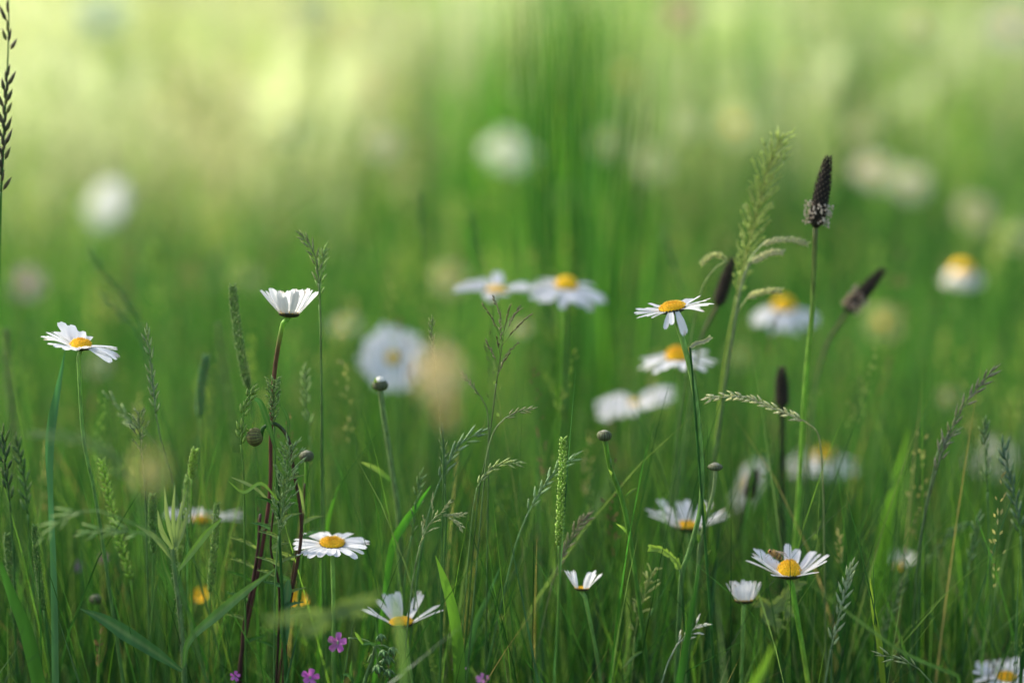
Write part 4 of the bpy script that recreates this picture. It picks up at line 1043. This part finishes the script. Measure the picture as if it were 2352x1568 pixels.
b = blades(x, y, h, RS.uniform(.0009, .0020, len(x)), palette(len(x), [(.022, .085, .02), G_MID, (.06, .19, .045), (.12, .26, .075)], [4, 4, 3, 1.5]), .12, .2, 7); parts.append(b[:3])
sel = RS.rand(len(x)) < .15; tip = tuple(q[sel] for q in b[3]); m = int(sel.sum())
parts.append(heads(tip, 20, RS.uniform(.04, .08, m), RS.uniform(.005, .008, m), palette(m, [(.20, .30, .09), (.34, .36, .18), (.16, .13, .10)], [4, 2, 1]), .15))
x, y = wedge(1.3, 2.0, 110, .3)           # bent dry stalks
b = blades(x, y, RS.uniform(.18, .30, len(x)), RS.uniform(.0008, .0016, len(x)), palette(len(x), [(.40, .32, .18), (.30, .20, .11)], [3, 2]), .5, 1.0, 7); parts.append(b[:3])
np_o = np_mesh('near_meadow_grass', *join(parts), M_BLADE); np_o['kind'] = 'stuff'; np_o['label'] = 'dense upright green grass blades filling the foreground'; np_o['category'] = 'grass'

# the far meadow grows in tussocks of different kinds and heights
def tussocks(x, y, cell, cols, wts, bias=None):
    n = int((x.max() - x.min()) * (y.max() - y.min()) / cell ** 2)
    cx, cy = RS.uniform(x.min(), x.max(), n), RS.uniform(y.min(), y.max(), n)
    w = np.tile(np.array(wts, float), (n, 1))
    if bias is not None: w = w * bias(cx, cy)
    w /= w.sum(1)[:, None]
    k = (RS.rand(n)[:, None] > np.cumsum(w, 1)).sum(1).clip(0, len(cols) - 1)
    tc = np.array(cols)[k] * RS.uniform(.75, 1.25, (n, 1))
    th_ = RS.uniform(.45, 1.25, n)
    idx = np.empty(len(x), int)
    for s0 in range(0, len(x), 2000):
        dx = x[s0:s0 + 2000, None] - cx[None]; dy = y[s0:s0 + 2000, None] - cy[None]
        idx[s0:s0 + 2000] = np.argmin(dx * dx + dy * dy, 1)
    return tc[idx] * RS.uniform(.8, 1.2, (len(x), 1)), th_[idx]

def leftness(cx, cy):
    return np.clip(-cx / (.2 * cy), -1, 1)
parts = []
x, y = wedge(2.45, 5.2, 2600, .7)
FC = [(.014, .060, .015), (.035, .12, .022), (.09, .225, .04), (.19, .31, .065), (.33, .40, .21)]
def bias1(cx, cy):
    l = leftness(cx, cy)
    nr = np.clip((3.9 - cy) / 1.2, 0, 1)           # nearer tussocks weighted darker: shade put into their colour
    return np.stack([(1.4 - l) * (1 + 3 * nr), (1.2 - .4 * l) * (1 + 2 * nr), np.ones_like(l), (1 + .7 * l) * (1 - .6 * nr), (1 + .9 * l) * (1 - .7 * nr)], 1)
pal, tf = tussocks(x, y, .14, FC, [2.2, 2.4, 2.0, 1.6, 1.0], bias1)
h = RS.uniform(.16, .33, len(x)) * tf * (1 + .2 * np.clip((y - 3.2) / 1.5, 0, 1))
b = blades(x, y, h, RS.uniform(.003, .007, len(x)), pal, .15, .3, 5); parts.append(b[:3])
x, y = wedge(5.2, 14, 900, 1.2)
pal, tf = tussocks(x, y, .30, FC, [.6, 1.5, 3, 3, 2.2], bias1)
h = RS.uniform(.25, .45, len(x)) * tf
b = blades(x, y, h, RS.uniform(.006, .014, len(x)), pal, .15, .3, 4); parts.append(b[:3])
o = np_mesh('far_meadow_grass', *join(parts), M_BLADE); o['kind'] = 'stuff'; o['label'] = 'sunlit yellow green grass running to the back of the meadow'; o['category'] = 'grass'

parts = []
x, y = wedge(3.0, 12, 1000, .8)
tc, tf = tussocks(x, y, .19, [(.42, .50, .27), (.28, .42, .14), (.46, .46, .34), (.60, .66, .52)], [3, 4, .7, 4])
dn = .25 + 1.3 * np.exp(-((x / y - .075) / .04) ** 2) + .5 * np.exp(-((x / y - .19) / .03) ** 2) * (y > 4) + patch(x, y, 2.4, 1.0) * 1.5 + .7 * leftness(x, y) + np.clip((y - 3.6) / 3, -.4, .55)
keep = RS.rand(len(x)) < np.clip((.22 + .6 * dn) * np.where(tf > .86, 1.5, .22), .015, 1)
x, y, pal, tf = x[keep], y[keep], tc[keep], tf[keep]
h = RS.uniform(.30, .44, len(x)) * (.7 + .3 * tf)
b = blades(x, y, h, np.full(len(x), .0022), pal * .7, .12, .25, 4); parts.append(b[:3])
parts.append(heads(b[3], 30, RS.uniform(.07, .12, len(x)), RS.uniform(.009, .015, len(x)), pal, .22))
o = np_mesh('ripe_meadow_grass', *join(parts), M_SEED); o['kind'] = 'stuff'; o['label'] = 'pale straw coloured flowering grass tops blurred in the background'; o['category'] = 'grass'

# tall rushy clump behind the centre
n = 560
x = np.where(RS.rand(n) < .8, RS.normal(.065, .085, n), RS.normal(.30, .05, n)); y = RS.uniform(2.85, 3.5, n)
n2 = 90
x = np.concatenate([x, RS.uniform(.022, .085, n2)]); y = np.concatenate([y, RS.uniform(1.85, 2.3, n2)])
hh = np.concatenate([RS.uniform(.42, .70, n), RS.uniform(.45, .66, n2)])
b = blades(x, y, hh, RS.uniform(.0016, .0042, n + n2), palette(n + n2, [(.010, .05, .012), (.03, .12, .02), (.09, .25, .03), G_YEL], [8, 5, 2.5, .6]), .05, .08, 7)
o = np_mesh('tall_grass_clump', *b[:3], M_BLADE); o['kind'] = 'stuff'; o['label'] = 'tall dark green rushes standing upright behind the centre'; o['category'] = 'grass'

# ------------------------------------------------------------------ small tree added out of view on the left so its crown shades the near grass
def shade_tree():
    rng = random.Random(40)
    tgt = Vector((-.05, .95, .35))
    cc = tgt + sd * ((3.6 - .35) / sd.z)
    base = Vector((cc.x - .3, cc.y + .2, 0))
    th = thing('added_shade_tree', 'small leafy tree added on the left, out of view, to shade the near flowers', 'tree', base)
    mb = MB()
    tr = smooth([base + Vector((0, 0, -.05)), base + Vector((.08, 0, 1.2)), Vector((cc.x - .1, cc.y, 2.6)), cc + Vector((0, 0, .6))], 8)
    tube(mb, tr, [.13, .10, .07, .02], (.10, .075, .05), 10)
    lim = []
    for i in range(26):
        p = tr[rng.randint(12, len(tr) - 2)]
        d = Vector((rng.gauss(0, 1), rng.gauss(0, 1), rng.gauss(.2, .7))).normalized()
        e = p + d * rng.uniform(.6, 1.15)
        lim.append((p, e)); tube(mb, smooth([p, (p + e) / 2 + Vector((0, 0, .08)), e], 4), [.03, .008], (.10, .075, .05), 5)
    obj('trunk', mb, M_BRACT, th)
    n = 4600
    d = RS.normal(0, 1, (n, 3)); d /= np.linalg.norm(d, axis=1)[:, None]
    r = RS.uniform(.25, 1, n) ** .5
    c = np.array(cc)[None] + d * r[:, None] * np.array([1.35, 1.35, 1.15])[None]
    lump = np.sin(c[:, 0] * 5) * np.sin(c[:, 1] * 4.3 + 1) * np.sin(c[:, 2] * 4.7)
    c = c[lump > -.42]; n = len(c)
    a = RS.normal(0, 1, (n, 3)); a /= np.linalg.norm(a, axis=1)[:, None]
    b = np.cross(a, RS.normal(0, 1, (n, 3))); b /= np.linalg.norm(b, axis=1)[:, None]
    s = RS.uniform(.06, .10, (n, 1))
    V = np.stack([c - a * s * .5, c + b * s * .35, c + a * s * .55, c - b * s * .35], 1).reshape(-1, 3) - np.array(base)[None]
    Q = np.arange(n * 4).reshape(-1, 4)
    col = np.repeat(np.array([G_DARK, G_MID, G_MID])[RS.randint(0, 3, n)], 4, axis=0)
    o = np_mesh('crown', V, Q, col, M_LEAF); o.parent = th
shade_tree()
